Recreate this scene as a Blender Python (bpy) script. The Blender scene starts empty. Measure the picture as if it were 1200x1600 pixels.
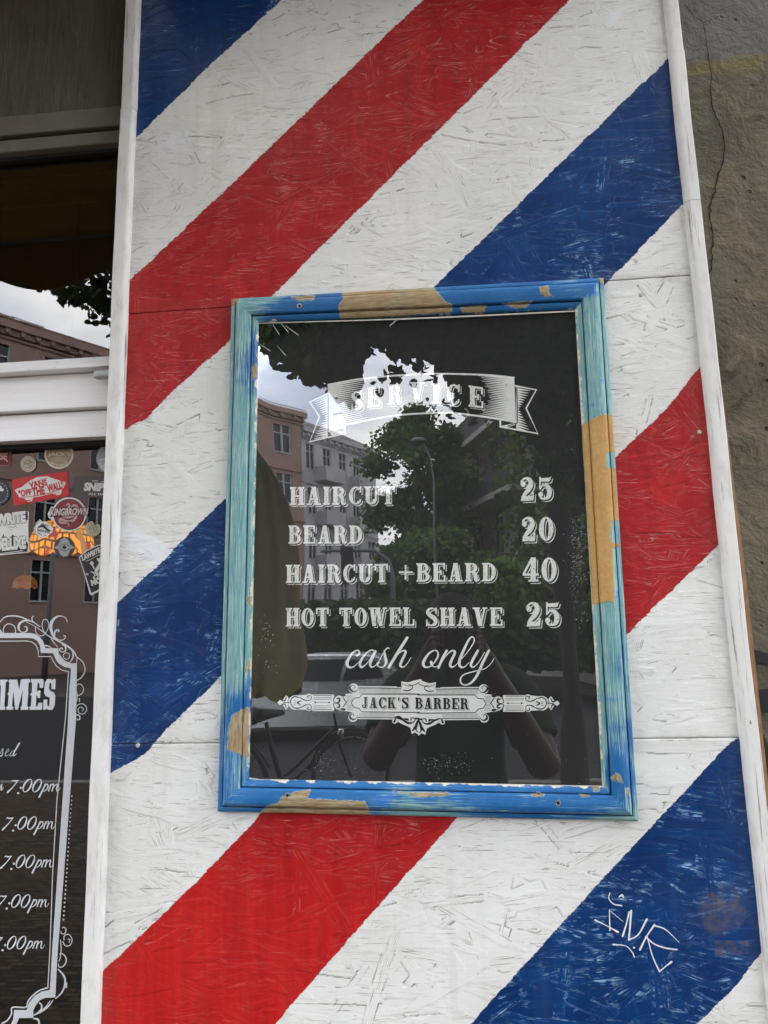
import bpy, bmesh, math, random
import numpy as np
from mathutils import Vector, Matrix
from mathutils.geometry import tessellate_polygon
PI = math.pi
R = math.radians
rng = np.random.default_rng(7)
random.seed(7)
sc = bpy.context.scene
col = sc.collection

# ------------------------------------------------------------------ camera
F = 1118.0                     # focal length in pixels of the 1200 x 1600 photograph
YAW, PITCH, ROLL = .09477, .17178, -.02406
CAM = Vector((0, -1.05, 1.6))
_fw = Vector((-math.sin(YAW)*math.cos(PITCH), math.cos(YAW)*math.cos(PITCH), math.sin(PITCH)))
_r0 = Vector((math.cos(YAW), math.sin(YAW), 0))
_u0 = _r0.cross(_fw)
RI = _r0*math.cos(ROLL) + _u0*math.sin(ROLL)
UP = -_r0*math.sin(ROLL) + _u0*math.cos(ROLL)
cd = bpy.data.cameras.new('camera')
cam = bpy.data.objects.new('camera', cd)
col.objects.link(cam)
cd.sensor_fit = 'VERTICAL'; cd.sensor_height = 24; cd.sensor_width = 18
cd.lens = 24*F/1600
cd.clip_start = .005; cd.clip_end = 2000
M3 = Matrix((RI, UP, -_fw)).transposed()
cam.matrix_world = Matrix.Translation(CAM) @ M3.to_4x4()
sc.camera = cam

# ------------------------------------------------------------------ sky, sun, exposure
SUN_EL, SUN_ROT = R(52), R(205)
w = bpy.data.worlds.new('World'); sc.world = w; w.use_nodes = True
nt = w.node_tree; nt.nodes.clear()
out = nt.nodes.new('ShaderNodeOutputWorld'); bg = nt.nodes.new('ShaderNodeBackground')
sky = nt.nodes.new('ShaderNodeTexSky'); sky.sky_type = 'NISHITA'; sky.sun_disc = False
sky.sun_elevation = SUN_EL; sky.sun_rotation = SUN_ROT
tc = nt.nodes.new('ShaderNodeTexCoord')
mp = nt.nodes.new('ShaderNodeMapping'); mp.inputs['Scale'].default_value = (1, 1, 2.2)
n1 = nt.nodes.new('ShaderNodeTexNoise'); n1.inputs['Scale'].default_value = 3.2
n1.inputs['Detail'].default_value = 7; n1.inputs['Roughness'].default_value = .55
n2 = nt.nodes.new('ShaderNodeTexNoise'); n2.inputs['Scale'].default_value = 6
n2.inputs['Detail'].default_value = 5
r1 = nt.nodes.new('ShaderNodeValToRGB'); r1.color_ramp.elements[0].position = .33; r1.color_ramp.elements[1].position = .5
r2 = nt.nodes.new('ShaderNodeValToRGB')
r2.color_ramp.elements[0].position = .36; r2.color_ramp.elements[0].color = (.60, .63, .70, 1)
r2.color_ramp.elements[1].position = .68; r2.color_ramp.elements[1].color = (1.03, 1.01, .98, 1)
sc2 = nt.nodes.new('ShaderNodeVectorMath'); sc2.operation = 'SCALE'; sc2.inputs['Scale'].default_value = 16.0
mx = nt.nodes.new('ShaderNodeMix'); mx.data_type = 'RGBA'
L = nt.links.new
L(tc.outputs['Generated'], mp.inputs['Vector']); L(mp.outputs[0], n1.inputs['Vector']); L(mp.outputs[0], n2.inputs['Vector'])
L(n1.outputs['Fac'], r1.inputs[0]); L(n2.outputs['Fac'], r2.inputs[0]); L(r2.outputs[0], sc2.inputs[0])
L(r1.outputs[0], mx.inputs['Factor']); L(sky.outputs[0], mx.inputs['A']); L(sc2.outputs[0], mx.inputs['B'])
L(mx.outputs['Result'], bg.inputs['Color']); bg.inputs['Strength'].default_value = .1
L(bg.outputs[0], out.inputs[0])
sd = bpy.data.lights.new('sun', 'SUN'); sd.energy = .6; sd.angle = R(18); sd.color = (1, .94, .85)
so = bpy.data.objects.new('sun', sd); col.objects.link(so)
_sdir = Vector((math.sin(SUN_ROT)*math.cos(SUN_EL), math.cos(SUN_ROT)*math.cos(SUN_EL), math.sin(SUN_EL)))
so.rotation_euler = _sdir.to_track_quat('Z', 'Y').to_euler(); so.location = (0, -20, 30)
vs = sc.view_settings
vs.view_transform = 'Standard'; vs.look = 'None'; vs.gamma = 1; vs.use_curve_mapping = False
vs.exposure = 1.95
sc.cycles.max_bounces = 8; sc.cycles.transparent_max_bounces = 16
sc.cycles.caustics_reflective = False; sc.cycles.caustics_refractive = False

# ------------------------------------------------------------------ geometry from the photograph's viewing rays
def ray(px, py):
    return F*_fw + float(px-600)*RI + float(800-py)*UP
def P(px, py, y):
    d = ray(px, py); t = (y-CAM.y)/d.y
    return Vector((t*d.x, y, CAM.z+t*d.z))
GLASS = -.012
def S(px, py, Y, g=GLASS):
    """place in the street, Y metres in front of the wall, that mirrors into this direction"""
    d = ray(px, py); t = (g-CAM.y + g+Y)/d.y
    return Vector((t*d.x, -Y, CAM.z+t*d.z))
def proj_np(X):
    d = X-np.array(CAM); a, b, c = d@np.array(RI), d@np.array(UP), d@np.array(_fw)
    return 600+F*a/c, 800-F*b/c

# ------------------------------------------------------------------ objects
def tag(o, label=None, cat=None, group=None, kind=None):
    if label: o['label'] = label
    if cat: o['category'] = cat
    if group: o['group'] = group
    if kind: o['kind'] = kind
    return o
def empty(name, loc=(0, 0, 0), label=None, cat=None, group=None):
    o = bpy.data.objects.new(name, None); col.objects.link(o); o.location = loc
    o.empty_display_size = .1
    return tag(o, label, cat, group)
def link(name, me, mat, parent=None, smooth=False):
    o = bpy.data.objects.new(name, me); col.objects.link(o)
    if mat is not None:
        for m in (mat if isinstance(mat, (list, tuple)) else [mat]): me.materials.append(m)
    if parent is not None:
        o.parent = parent
        o.matrix_parent_inverse = Matrix.Translation(-Vector(parent.location))
    if smooth: me.polygons.foreach_set('use_smooth', [True]*len(me.polygons))
    return o
def copy_tree(o, parent=None):
    c = o.copy(); col.objects.link(c)
    if parent is not None: c.parent = parent
    for ch in o.children: copy_tree(ch, c)
    return c

class MB:
    """collects shapes and links them as one mesh object"""
    def __init__(s): s.v = []; s.f = []; s.mi = []
    def add(s, vs, fs, mi=0):
        n = len(s.v); s.v += [tuple(v) for v in vs]
        s.f += [tuple(i+n for i in f) for f in fs]; s.mi += [mi]*len(fs)
    def box(s, a, b, mi=0, bev=0, rot=None, org=None):
        bm = bmesh.new(); bmesh.ops.create_cube(bm, size=1)
        c = [(a[i]+b[i])/2 for i in range(3)]; d = [abs(b[i]-a[i]) for i in range(3)]
        for v in bm.verts: v.co = Vector((v.co.x*d[0], v.co.y*d[1], v.co.z*d[2]))
        if bev: bmesh.ops.bevel(bm, geom=bm.edges[:], offset=bev, segments=2, affect='EDGES', profile=.6)
        T = Matrix.Translation(c)
        if rot is not None:
            o = Vector(org if org is not None else c)
            T = Matrix.Translation(o) @ rot.to_4x4() @ Matrix.Translation(-o) @ T
        s.bm(bm, T, mi); return s
    def bm(s, bm, T=Matrix(), mi=0):
        bm.verts.index_update()
        s.add([T @ v.co for v in bm.verts], [[v.index for v in f.verts] for f in bm.faces], mi); bm.free()
    def tube(s, pts, r, n=8, mi=0, cap=True, closed=False):
        pts = [Vector(p) for p in pts]; k = len(pts)
        rr = r if isinstance(r, (list, tuple)) else [r]*k
        V = []; ref = None
        for i, p in enumerate(pts):
            a = pts[i-1] if (i or closed) else pts[0]; b = pts[(i+1) % k] if (i < k-1 or closed) else pts[-1]
            t = (b-a).normalized()
            if ref is None:
                ref = Vector((0, 0, 1)) if abs(t.z) < .9 else Vector((1, 0, 0))
            nrm = (ref-t*ref.dot(t)).normalized(); ref = nrm; bn = t.cross(nrm)
            V += [p+(nrm*math.cos(2*PI*j/n)+bn*math.sin(2*PI*j/n))*rr[i] for j in range(n)]
        Fc = []
        for i in range(k if closed else k-1):
            i2 = (i+1) % k
            Fc += [(i*n+j, i*n+(j+1) % n, i2*n+(j+1) % n, i2*n+j) for j in range(n)]
        if cap and not closed: Fc += [tuple(range(n))[::-1], tuple(range((k-1)*n, k*n))]
        s.add(V, Fc, mi); return s
    def lathe(s, prof, c, axis='Z', n=24, mi=0):
        V = []; k = len(prof)
        for r_, h in prof:
            for j in range(n):
                a = 2*PI*j/n; x, y = r_*math.cos(a), r_*math.sin(a)
                v = {'Z': (x, y, h), 'Y': (x, h, y), 'X': (h, x, y)}[axis]
                V.append((v[0]+c[0], v[1]+c[1], v[2]+c[2]))
        Fc = [(i*n+j, i*n+(j+1) % n, (i+1)*n+(j+1) % n, (i+1)*n+j) for i in range(k-1) for j in range(n)]
        s.add(V, Fc, mi); return s
    def prism(s, pts, ext, mi=0):
        """closed planar outline (3-D points) pushed along ext"""
        pts = [Vector(p) for p in pts]; n = len(pts); e = Vector(ext)
        tri = tessellate_polygon([pts])
        V = pts+[p+e for p in pts]
        Fc = [tuple(t) for t in tri]+[tuple(i+n for i in t)[::-1] for t in tri]
        Fc += [(i, (i+1) % n, (i+1) % n+n, i+n) for i in range(n)]
        s.add(V, Fc, mi); return s
    def build(s, name, mat, parent=None, smooth=False, label=None, cat=None, group=None, kind=None, norm=True):
        me = bpy.data.meshes.new(name); me.from_pydata(s.v, [], s.f); 
        if norm:
            b = bmesh.new(); b.from_mesh(me); bmesh.ops.recalc_face_normals(b, faces=b.faces); b.to_mesh(me); b.free()
        me.polygons.foreach_set('material_index', s.mi); me.update()
        o = link(name, me, mat, parent, smooth)
        if smooth and smooth != True: me.set_sharp_from_angle(angle=R(smooth))
        return tag(o, label, cat, group, kind)

def catmull(pts, n=8, closed=False):
    pts = [np.array(p, float) for p in pts]; k = len(pts); outp = []
    rg = range(k) if closed else range(k-1)
    for i in rg:
        p0 = pts[i-1] if (i or closed) else 2*pts[0]-pts[1]
        p1 = pts[i]; p2 = pts[(i+1) % k]
        p3 = pts[(i+2) % k] if (i+2 < k or closed) else 2*p2-p1
        for j in range(n):
            t = j/n
            outp.append(.5*((2*p1)+(-p0+p2)*t+(2*p0-5*p1+4*p2-p3)*t*t+(-p0+3*p1-3*p2+p3)*t**3))
    if not closed: outp.append(pts[-1])
    return outp

class Flat:
    """flat print, paint or decal: pieces are given in photograph pixels and lie on the plane y"""
    def __init__(s, y): s.y = y; s.p = []
    def poly(s, pts, holes=()):
        loops = [[Vector((p[0], p[1], 0)) for p in l] for l in (pts,)+tuple(holes)]
        s.p.append(([v for l in loops for v in l], tessellate_polygon(loops))); return s
    def rect(s, x0, y0, x1, y1): return s.poly([(x0, y0), (x1, y0), (x1, y1), (x0, y1)])
    def raw(s, vs, fs): s.p.append(([Vector((v[0], v[1], 0)) for v in vs], fs)); return s
    def stroke(s, pts, wd, n=7, closed=False, smooth=True, cap=True):
        k = len(pts); ws = list(wd) if isinstance(wd, (list, tuple)) else [wd]*k
        q = [(p[0], p[1], w_) for p, w_ in zip(pts, ws)]
        q = catmull(q, n, closed) if smooth and k > 2 else [np.array(a, float) for a in q]
        m = len(q); Lf = []; Rt = []
        for i in range(m):
            a = q[i-1] if (i or closed) else q[0]; b = q[(i+1) % m] if (i < m-1 or closed) else q[-1]
            t = b[:2]-a[:2]; l = math.hypot(*t) or 1; nn = np.array((-t[1], t[0]))/l
            h = max(q[i][2], .05)/2
            Lf.append(q[i][:2]+nn*h); Rt.append(q[i][:2]-nn*h)
        V = Lf+Rt; Fc = [(i, (i+1) % m, (i+1) % m+m, i+m) for i in range(m if closed else m-1)]
        s.raw(V, Fc)
        if cap and not closed:
            for e in (0, -1):
                if q[e][2] > 1.0: s.disc(q[e][0], q[e][1], q[e][2]/2, n=10)
        return s
    def disc(s, x, y, r, ry=None, n=28, a0=0):
        ry = ry or r
        return s.poly([(x+r*math.cos(a0+2*PI*i/n), y+ry*math.sin(a0+2*PI*i/n)) for i in range(n)])
    def ring(s, x, y, r, t, ry=None, n=36):
        ry = ry or r
        o_ = [(x+r*math.cos(2*PI*i/n), y+ry*math.sin(2*PI*i/n)) for i in range(n)]
        return s.stroke(o_, t, closed=True, smooth=False)
    def build(s, name, mat, parent=None, lift=0., label=None, cat=None, group=None):
        V = []; Fc = []
        for i, (vs, fs) in enumerate(s.p):
            n = len(V); yy = s.y-lift-(i % 8)*1.1e-5
            V += [P(v.x, v.y, yy) for v in vs]; Fc += [tuple(j+n for j in f) for f in fs]
        me = bpy.data.meshes.new(name); me.from_pydata(V, [], Fc); me.update()
        return tag(link(name, me, mat, parent), label, cat, group)

# ------------------------------------------------------------------ materials
class N:
    """small node-tree writer"""
    def __init__(s, name):
        s.m = bpy.data.materials.new(name); s.m.use_nodes = True; s.t = s.m.node_tree
        s.b = s.t.nodes['Principled BSDF']; s.out = s.t.nodes['Material Output']; s._tc = None
    def n(s, t, **k):
        o = s.t.nodes.new('ShaderNode'+t)
        for a, b in k.items(): setattr(o, a, b)
        return o
    def set(s, sock, v):
        if hasattr(v, 'is_output') or isinstance(v, bpy.types.NodeSocket): s.t.links.new(v, sock)
        else:
            if isinstance(v, (tuple, list)) and len(v) == 3 and sock.type == 'RGBA': v = (*v, 1)
            sock.default_value = v
    def obj(s):
        if s._tc is None: s._tc = s.n('TexCoord')
        return s._tc.outputs['Object']
    def uv(s):
        s.obj(); return s._tc.outputs['UV']
    def map(s, v, scale=(1, 1, 1), rot=(0, 0, 0), loc=(0, 0, 0)):
        o = s.n('Mapping'); s.set(o.inputs[0], v); o.inputs['Scale'].default_value = scale
        o.inputs['Rotation'].default_value = rot; o.inputs['Location'].default_value = loc; return o.outputs[0]
    def noise(s, v, scale, detail=4, rough=.55, dist=0):
        o = s.n('TexNoise'); s.set(o.inputs['Vector'], v); o.inputs['Scale'].default_value = scale
        o.inputs['Detail'].default_value = detail; o.inputs['Roughness'].default_value = rough
        o.inputs['Distortion'].default_value = dist; return o.outputs['Fac']
    def vor(s, v, scale, feat='F1', outp='Distance'):
        o = s.n('TexVoronoi', feature=feat); s.set(o.inputs['Vector'], v); o.inputs['Scale'].default_value = scale
        return o.outputs[outp]
    def math(s, op, a, b=0, c=None, clamp=False):
        o = s.n('Math', operation=op, use_clamp=clamp); s.set(o.inputs[0], a); s.set(o.inputs[1], b)
        if c is not None: s.set(o.inputs[2], c)
        return o.outputs[0]
    def rng(s, v, a, b, c=0, d=1):
        o = s.n('MapRange'); s.set(o.inputs[0], v)
        for i, x in enumerate((a, b, c, d)): s.set(o.inputs[i+1], x)
        return o.outputs[0]
    def mix(s, f, a, b):
        o = s.n('Mix', data_type='RGBA'); s.set(o.inputs['Factor'], f); s.set(o.inputs['A'], a); s.set(o.inputs['B'], b)
        return o.outputs['Result']
    def attr(s, name, o='Fac'):
        a = s.n('Attribute', attribute_name=name); return a.outputs[o]
    def sep(s, v):
        o = s.n('SeparateXYZ'); s.set(o.inputs[0], v); return o.outputs
    def comb(s, x, y, z):
        o = s.n('CombineXYZ'); s.set(o.inputs[0], x); s.set(o.inputs[1], y); s.set(o.inputs[2], z); return o.outputs[0]
    def bump(s, h, st=.3, dist=.01, nrm=None):
        o = s.n('Bump'); s.set(o.inputs['Height'], h); o.inputs['Strength'].default_value = st
        o.inputs['Distance'].default_value = dist
        if nrm is not None: s.set(o.inputs['Normal'], nrm)
        return o.outputs[0]
    def fin(s, color=None, rough=None, normal=None, spec=None, metal=None):
        for k, v in (('Base Color', color), ('Roughness', rough), ('Normal', normal), ('Specular IOR Level', spec), ('Metallic', metal)):
            if v is not None: s.set(s.b.inputs[k], v)
        return s.m
_cache = {}
def plain(name, c, rough=.6, var=.12, scale=30, metal=0, spec=.4, bump=.1, bd=.002):
    """one colour with slight unevenness"""
    k = (name, c, rough, var, scale, metal)
    if k in _cache: return _cache[k]
    t = N(name); nz = t.noise(t.obj(), scale, 5)
    f = t.rng(nz, .3, .7)
    a = tuple(x*(1-var) for x in c); b = tuple(min(1, x*(1+var)) for x in c)
    t.fin(t.mix(f, a, b), t.rng(nz, .2, .8, max(.02, rough-.08), min(1, rough+.08)), t.bump(nz, bump, bd), spec, metal)
    _cache[k] = t.m; return t.m
def glass_mat(name, ior, tint=(1, 1, 1), wav=None, grough=0.0, dirt=.0):
    t = N(name); t.t.nodes.remove(t.b)
    tr = t.n('BsdfTransparent'); tr.inputs[0].default_value = (*tint, 1)
    gl = t.n('BsdfAnisotropic'); gl.inputs['Roughness'].default_value = grough; gl.inputs['Color'].default_value = (1, 1, 1, 1)
    fr = t.n('Fresnel'); fr.inputs[0].default_value = ior
    mxs = t.n('MixShader'); L_ = t.t.links.new
    if wav:
        b = t.bump(t.noise(t.obj(), wav[0], 2), wav[1], wav[2]); L_(b, gl.inputs['Normal'])
    L_(fr.outputs[0], mxs.inputs[0]); L_(tr.outputs[0], mxs.inputs[1]); L_(gl.outputs[0], mxs.inputs[2])
    last = mxs.outputs[0]
    if dirt:
        df = t.n('BsdfDiffuse'); df.inputs[0].default_value = (.75, .75, .75, 1)
        m2 = t.n('MixShader'); d = t.rng(t.noise(t.obj(), 9, 6), .35, .75, dirt*.3, dirt)
        L_(d, m2.inputs[0]); L_(last, m2.inputs[1]); L_(df.outputs[0], m2.inputs[2]); last = m2.outputs[0]
    L_(last, t.out.inputs[0]); return t.m
# ------------------------------------------------------------------ lettering: slab capitals drawn in a unit box (x right, y up, cap height 1)
ST, SL = .235, .085
def _r(x0, y0, x1, y1): return [(x0, y0), (x1, y0), (x1, y1), (x0, y1)]
def _stem(x, w=ST, o=.065, top=True, bot=True):
    q = [_r(x, 0, x+w, 1)]
    if bot: q.append([(x-o, 0), (x+w+o, 0), (x+w+o, SL*.75), (x+w, SL*1.5), (x, SL*1.5), (x-o, SL*.75)])
    if top: q.append([(x-o, 1), (x+w+o, 1), (x+w+o, 1-SL*.75), (x+w, 1-SL*1.5), (x, 1-SL*1.5), (x-o, 1-SL*.75)])
    return q
def _band(cx, cy, rx, ry, a0, a1, tx, ty, n=18):
    q = []
    for i in range(n+1):
        a = R(a0+(a1-a0)*i/n); q.append((cx+rx*math.cos(a), cy+ry*math.sin(a)))
    for i in range(n, -1, -1):
        a = R(a0+(a1-a0)*i/n); q.append((cx+(rx-tx)*math.cos(a), cy+(ry-ty)*math.sin(a)))
    return q
def _st(pts, ws, n=8):
    f = Flat(0); f.stroke(pts, ws, n, cap=False); vs, fs = f.p[0]
    return ('raw', [(v.x, v.y) for v in vs], fs)
def _dg(x0, x1, w, y0=0, y1=1): return [(x0, y0), (x0+w, y0), (x1+w, y1), (x1, y1)]
def _dot(x, y, r): return [(x+r*math.cos(i*PI/8), y+r*math.sin(i*PI/8)) for i in range(16)]
G = {}
G['H'] = (.80, _stem(.07)+_stem(.50)+[_r(.28, .455, .53, .555)])
G['I'] = (.40, _stem(.08))
G['T'] = (.76, _stem(.26, top=False)+[_r(0, .89, .75, 1), _r(0, .66, .10, .9), _r(.65, .66, .75, .9)])
G['E'] = (.72, _stem(.07)+[_r(.28, .90, .68, 1), _r(.59, .66, .68, .92), _r(.28, 0, .70, .10), _r(.61, .08, .70, .34), _r(.28, .46, .47, .55), _r(.42, .36, .50, .65)])
G['L'] = (.70, _stem(.07)+[_r(.28, 0, .68, .10), _r(.59, .08, .68, .36)])
G['B'] = (.74, _stem(.07)+[_band(.36, .745, .29, .255, -90, 90, .19, .09), _r(.27, .905, .37, 1), _r(.27, .49, .37, .575), _band(.37, .275, .34, .275, -90, 90, .21, .09), _r(.27, 0, .38, .09)])
G['R'] = (.80, _stem(.07)+[_band(.36, .735, .30, .265, -90, 90, .20, .09), _r(.27, .91, .37, 1), _r(.27, .47, .37, .555), _st([(.40, .50), (.53, .43), (.565, .25), (.60, .08), (.68, .05), (.77, .14)], [.10, .19, .21, .19, .11, .06])])
G['D'] = (.78, _stem(.07)+[_band(.33, .5, .41, .5, -90, 90, .225, .09), _r(.28, .91, .34, 1), _r(.28, 0, .34, .09)])
G['A'] = (.80, [_dg(.10, .31, .10), _dg(.44, .28, .24), _r(.02, 0, .30, SL), _r(.38, 0, .80, SL), _r(.2, .27, .55, .36)])
G['V'] = (.80, [_dg(.28, .06, .24), _dg(.36, .58, .10), _r(-.02, 1-SL, .38, 1), _r(.50, 1-SL, .78, 1)])
G['W'] = (1.08, [_dg(.21, .05, .22), _dg(.27, .43, .09), _dg(.60, .41, .22), _dg(.68, .87, .09), _r(-.02, 1-SL, .68, 1), _r(.80, 1-SL, 1.06, 1)])
G['C'] = (.76, [_band(.39, .5, .37, .5, 42, 318, .215, .09), _r(.60, .64, .70, 1), _st([(.655, .30), (.63, .2), (.6, .13)], [.09, .10, .10])])
G['O'] = (.78, [_band(.39, .5, .37, .5, 0, 360, .22, .085)])
G['0'] = (.74, [_band(.36, .5, .35, .5, 0, 360, .235, .075)])
G['U'] = (.82, [_r(.07, .25, .30, 1), _r(.57, .3, .68, 1), _r(0, 1-SL, .38, 1), _r(.47, 1-SL, .80, 1), _band(.375, .30, .305, .30, 180, 360, .22, .09)])
G['S'] = (.68, [_st([(.60, .70), (.565, .86), (.40, .955), (.20, .91), (.135, .75), (.23, .615), (.44, .47), (.545, .34), (.53, .15), (.34, .045), (.14, .10), (.075, .28)], [.05, .10, .085, .13, .19, .215, .235, .22, .19, .085, .10, .05]), _r(.545, .64, .625, 1), _r(.04, 0, .12, .36)])
G['K'] = (.82, _stem(.07)+[[(.30, .45), (.52, .9), (.63, .9), (.36, .38)], [(.36, .52), (.50, .60), (.70, .06), (.48, .06)], _r(.45, 1-SL, .76, 1), _r(.42, 0, .82, SL)])
G['J'] = (.58, [_r(.24, .2, .46, 1), _r(.16, 1-SL, .54, 1), _st([(.35, .22), (.32, .08), (.19, .04), (.08, .12), (.07, .24)], [.21, .15, .09, .13, .16]), _dot(.09, .24, .085)])
G["'"] = (.30, [[(.06, 1), (.24, 1), (.18, .68), (.10, .68)]])
G['N'] = (.86, [_r(.08, 0, .18, 1), _r(.63, 0, .73, 1), _dg(.5, .08, .23), _r(0, 0, .27, SL), _r(-.02, 1-SL, .3, 1), _r(.53, 1-SL, .82, 1)])
G['G'] = (.78, G['C'][1]+[_r(.46, .40, .76, .48), _r(.54, .06, .71, .46)])
G['F'] = (.68, _stem(.07)+[_r(.28, .90, .64, 1), _r(.55, .66, .64, .92), _r(.28, .46, .47, .55), _r(.42, .36, .50, .65)])
G['P'] = (.74, _stem(.07)+[_band(.36, .72, .32, .28, -90, 90, .21, .09), _r(.27, .91, .37, 1), _r(.27, .44, .37, .53)])
G['M'] = (1.0, [_r(.08, 0, .18, 1), _stem(.66, top=False)[0], _r(0, 0, .27, SL), _r(.59, 0, .96, SL), _dg(.40, .08, .2), _dg(.42, .66, .1), _r(0, 1-SL, .28, 1), _r(.62, 1-SL, .96, 1)])
G['+'] = (.84, [_r(.36, .12, .47, .90), _r(.04, .46, .80, .56)])
G['2'] = (.74, [_st([(.13, .70), (.10, .83), (.26, .955), (.46, .90), (.535, .72), (.45, .50), (.26, .30), (.12, .12)], [.16, .10, .085, .17, .24, .22, .17, .12]), _dot(.17, .71, .115), [(.06, 0), (.66, 0), (.69, .34), (.61, .34), (.57, .20), (.10, .20)]])
G['5'] = (.76, [[(.10, 1), (.16, .93), (.60, .95), (.68, 1), (.63, .82), (.55, .775), (.19, .79)], _r(.10, .46, .175, .99), _st([(.15, .50), (.27, .62), (.47, .60), (.585, .40), (.55, .16), (.38, .045), (.19, .09), (.12, .22)], [.06, .08, .16, .24, .21, .09, .09, .12]), _dot(.17, .24, .115)])
G['4'] = (.76, [_r(.38, .0, .62, 1), _r(.28, 0, .74, SL), [(.40, 1), (.52, 1), (.13, .34), (.02, .34)], _r(.02, .25, .76, .345)])
G[' '] = (.42, [])

def text(f, s, bl, br, h, hr=None, sp=.10, dx=0, dy=0, grow=0):
    """slab text between two base-line pixels; h and hr are the cap heights at the two ends"""
    hr = hr or h; tot = sum(G[c][0]+sp for c in s)-sp; x = 0
    bl = np.array(bl, float); br = np.array(br, float)
    up = np.array((0, -1.0)); d = br-bl; 
    def M(p):
        t = p[0]/tot; hh = h+(hr-h)*t
        q = bl+d*t; lean = (bl[0]+br[0])/2
        q = q+np.array((0, -hh*p[1])); return (q[0]+dx, q[1]+dy)
    for c in s:
        for pr in G[c][1]:
            if pr[0] == 'raw': f.raw([M((x+v[0], v[1])) for v in pr[1]], pr[2])
            else: f.poly([M((x+v[0], v[1])) for v in pr])
        x += G[c][0]+sp
_bf = {}
def bfont(f, s, x0, yb, x1, h, ang=0, shear=0, bold=.02, arc=None):
    """plain block lettering: left pixel, base line, right pixel, cap height, turn (degrees), slant"""
    k = (s, bold)
    if k not in _bf:
        cu = bpy.data.curves.new('lettering', 'FONT'); cu.body = s; cu.offset = bold; cu.resolution_u = 3
        o = bpy.data.objects.new('lettering', cu); col.objects.link(o)
        me = o.evaluated_get(bpy.context.evaluated_depsgraph_get()).to_mesh()
        _bf[k] = ([(v.co.x, v.co.y) for v in me.vertices], [tuple(p.vertices) for p in me.polygons])
        bpy.data.objects.remove(o); bpy.data.curves.remove(cu)
    V, Fc = _bf[k]
    if not V: return
    a = np.array(V); mn = a[:, 0].min(); mxx = a[:, 0].max(); cap = .70
    u = (a[:, 0]-mn)/(mxx-mn); v = a[:, 1]/cap
    if arc:                        # (cx, cy, radius, a0, a1) degrees measured on the picture, clockwise from the right
        cx, cy, rad, a0, a1 = arc; th = np.radians(a0+(a1-a0)*u); sg = 1 if a1 > a0 else -1
        rr = rad+sg*v*h; X = cx+rr*np.cos(th); Y = cy+rr*np.sin(th)
    else:
        X = u*(x1-x0)+shear*v*h; Y = -v*h; c_, s_ = math.cos(R(ang)), math.sin(R(ang))
        X, Y = x0+X*c_-Y*s_, yb+X*s_+Y*c_
    f.raw(list(zip(X, Y)), Fc)
# ------------------------------------------------------------------ painted chipboard cladding beside the shop window
def lx(pts, y):      # mean world x of a near-vertical picture line on the plane y
    return sum(P(a, b, y).x for a, b in pts)/len(pts)
def lz(pts, y): return sum(P(a, b, y).z for a, b in pts)/len(pts)
XL = lx([(216, 60), (205, 370), (190, 830), (172.4, 1250), (155.5, 1600)], 0)
XR = lx([(1040, 80), (1077, 400), (1124, 850), (1157, 1150), (1188, 1480)], 0)
XLO = lx([(190, 60), (179, 370), (162, 830), (141.5, 1220), (122.5, 1600)], -.011)
XRO = lx([(1068, 60), (1103, 370), (1152, 830), (1199, 1300)], -.011)
Z1 = lz([(205, 490), (330, 481), (955, 440), (1070, 431)], 0)
Z2 = lz([(240, 1160), (335, 1159), (1005, 1157), (1140, 1154)], 0)
cladding = empty('wall_cladding', (0, 0, .6), 'tall white painted chipboard panel with red and blue diagonal barber stripes', 'wall panel')

def pl(x, pts):      # height of a picture line at x, continued straight at both ends
    X = np.array([p[0] for p in pts]); Y = np.array([p[1] for p in pts]); o = np.argsort(X); X, Y = X[o], Y[o]
    y = np.interp(x, X, Y)
    y = np.where(x < X[0], Y[0]+(x-X[0])*(Y[1]-Y[0])/(X[1]-X[0]), y)
    return np.where(x > X[-1], Y[-1]+(x-X[-1])*(Y[-1]-Y[-2])/(X[-1]-X[-2]), y)
RED = [([(660, 0), (420, 232), (204, 437)], [(890, 0), (640, 248), (440, 447), (345, 545), (268, 612), (230, 654), (197, 671)]),
       ([(1092, 575), (1040, 640), (963, 712), (640, 1035), (410, 1270), (300, 1385), (160, 1518)], [(1124, 850), (978, 993), (712, 1280), (560, 1450), (430, 1600)])]
BLU = [([(160, 0), (100, 50)], [(440, 0), (330, 100), (210, 218)]),
       ([(1038, 97), (860, 270), (680, 447), (355, 775), (250, 880), (186, 940)], [(1064, 322), (950, 440), (345, 1058), (260, 1140), (225, 1180), (175, 1207)]),
       ([(1156, 1150), (1135, 1166), (940, 1375), (735, 1600)], [(1188, 1490), (1150, 1540), (1090, 1600)])]

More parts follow.
